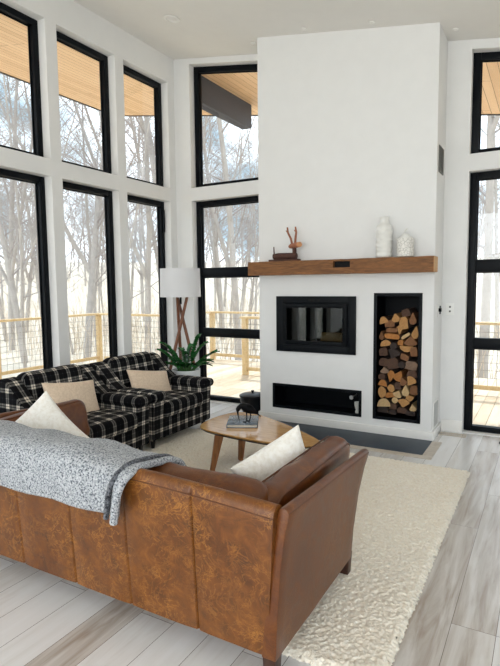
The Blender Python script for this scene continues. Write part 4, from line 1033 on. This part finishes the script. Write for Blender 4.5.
# ---- tripod floor lamp in the corner
LX, LY = -3.80, 5.03
t = thing('floor_lamp', 'tripod floor lamp with white drum shade and crossed walnut legs', 'floor lamp', (LX, LY, 0.0))
sh = MB(); n = 48; R0, R1 = 0.240, 0.234
sh.lathe([(R0, 1.368), (R1, 1.702), (R1 - 0.004, 1.702), (R0 - 0.004, 1.368), (R0, 1.368)], (LX, LY, 0), n, False)
s_ = obj('lamp_shade', sh, 'lampshade', t)
rgm = MB()
for z, r_ in ((1.371, R0 - 0.006), (1.699, R1 - 0.006)): loop_tube(rgm, [Vector((LX + r_ * math.cos(a), LY + r_ * math.sin(a), z)) for a in np.linspace(0, 2 * PI, 40, endpoint=False)], 0.003)
for a in (0.3, 2.4, 4.5): rgm.tube([(LX, LY, 1.46), (LX + (R0 - 0.01) * math.cos(a), LY + (R0 - 0.01) * math.sin(a), 1.46)], 0.0025, 6)
obj('shade_ring', rgm, 'blackmetal', s_)
obj('lamp_stem', MB().tube([(LX, LY, 1.28), (LX, LY, 1.50)], 0.012, 12), 'blackmetal', t)
obj('bulb', MB().lathe([(0.001, 1.50), (0.016, 1.50), (0.018, 1.52), (0.032, 1.56), (0.034, 1.585), (0.024, 1.61), (0.001, 1.62)], (LX, LY, 0), 20), 'lens', t)
for k in range(3):
    # legs cross near z = 1.0 with a twist
    a0 = math.radians(242 + 120 * k); a1 = a0 + math.radians(172)
    top_ = Vector((LX + 0.085 * math.cos(a1), LY + 0.085 * math.sin(a1), 1.42)); bot = Vector((LX + 0.31 * math.cos(a0), LY + 0.31 * math.sin(a0), 0.0))
    tang = Vector((-math.sin(a0), math.cos(a0), 0)) * 0.022
    obj('leg', MB().tube([bot + tang, bot.lerp(top_, 0.5) + tang, top_ + tang], [0.016, 0.020, 0.017], 10), 'walnut', t)

# ---- ZZ plant in a white planter
PX, PY = -3.52, 4.73
t = thing('potted_plant', 'glossy green leafy plant in a white cylinder planter behind the armchair', 'plant', (PX, PY, 0.0))
pot = MB().lathe([(0.001, 0.0), (0.138, 0.0), (0.146, 0.01), (0.160, 0.555), (0.160, 0.562), (0.151, 0.562), (0.146, 0.52), (0.001, 0.52)], (PX, PY, 0), 44)
obj('planter', pot, 'pot', t)
obj('soil', MB().lathe([(0.001, 0.522), (0.145, 0.522), (0.136, 0.535), (0.08, 0.542), (0.001, 0.545)], (PX, PY, 0), 28), 'soil', t)
rng = random.Random(21)
RX = Vector((0.87, 0.493, 0))       # sideways as seen from the room
stems = [(178, 0.23, 0.26), (168, 0.17, 0.17), (190, 0.20, 0.10), (200, 0.22, 0.20), (12, 0.10, 0.34), (2, 0.20, 0.26), (-6, 0.28, 0.17), (-20, 0.20, 0.10), (60, 0.08, 0.22), (120, 0.10, 0.18), (255, 0.12, 0.10), (300, 0.14, 0.10), (230, 0.12, 0.14), (90, 0.10, 0.12), (340, 0.24, 0.14), (150, 0.14, 0.14), (275, 0.06, 0.16)]
for az, reach, rise in stems:
    a = math.radians(az) + 0.515; d = Vector((math.cos(a), math.sin(a), 0))
    b0 = Vector((PX, PY, 0.535)) + d * rng.uniform(0.02, 0.08); pts = []
    for k in range(9):
        u = k / 8; pts.append(b0 + d * reach * (u ** 1.15) + Vector((0, 0, rise * (1 - (1 - u) ** 1.6) + 0.05 * u - (0.06 * u * u if rise < 0.15 else 0))))
    st = obj('leafy_stem', MB().tube(pts, [0.010 - 0.0008 * k for k in range(9)], 6), 'stem', t)
    lf = MB()
    for k in range(2, 9):
        for sd in (-1, 1):
            for q_ in range(2):
                p = pts[k] if q_ == 0 or k == 8 else pts[k].lerp(pts[k + 1], 0.5) if k < 8 else pts[k]
                if q_ and k == 8: continue
                tg = (pts[min(8, k + 1)] - pts[k - 1]).normalized(); up = Vector((0, 0, 1)); sdv = tg.cross(up).normalized() * sd
                dl = (sdv * rng.uniform(0.8, 1.1) + tg * rng.uniform(0.4, 0.9) + up * rng.uniform(0.2, 0.9)).normalized()
                if k == 8 and sd == 1: dl = tg
                L = rng.uniform(0.046, 0.062); wv = dl.cross(up).normalized(); nv = wv.cross(dl)
                rows = []
                for s__, ww in ((0, 0.004), (0.2, 0.019), (0.45, 0.026), (0.75, 0.019), (1, 0.001)):
                    c_ = p + dl * L * s__ - nv * 0.010 * s__ * s__
                    rows.append([c_ - wv * ww + nv * 0.004, c_, c_ + wv * ww + nv * 0.004])
                vs = [v for r_ in rows for v in r_]
                lf.add(vs, [(i * 3 + j, i * 3 + j + 1, i * 3 + j + 4, i * 3 + j + 3) for i in range(4) for j in range(2)])
    obj('leaves', lf, 'leaf', st, recalc=False, angle=80)

# ---- dark bucket by the chimney
t = thing('fireside_bucket', 'round charcoal bucket with rimmed lid on the floor beside the chimney', 'bucket', (-2.97, 5.26, 0.0))
obj('body', MB().lathe([(0.001, 0.0), (0.105, 0.0), (0.118, 0.01), (0.145, 0.15), (0.148, 0.20), (0.140, 0.205), (0.001, 0.20)], (-2.965, 5.27, 0), 36), 'bucket', t)
l_ = obj('lid', MB().lathe([(0.001, 0.203), (0.155, 0.203), (0.158, 0.212), (0.154, 0.222), (0.12, 0.236), (0.05, 0.244), (0.001, 0.245)], (-2.965, 5.27, 0), 36), 'bucket', t)
obj('knob', MB().lathe([(0.001, 0.243), (0.012, 0.243), (0.012, 0.255), (0.02, 0.262), (0.018, 0.272), (0.001, 0.275)], (-2.965, 5.27, 0), 18), 'bucket', l_)
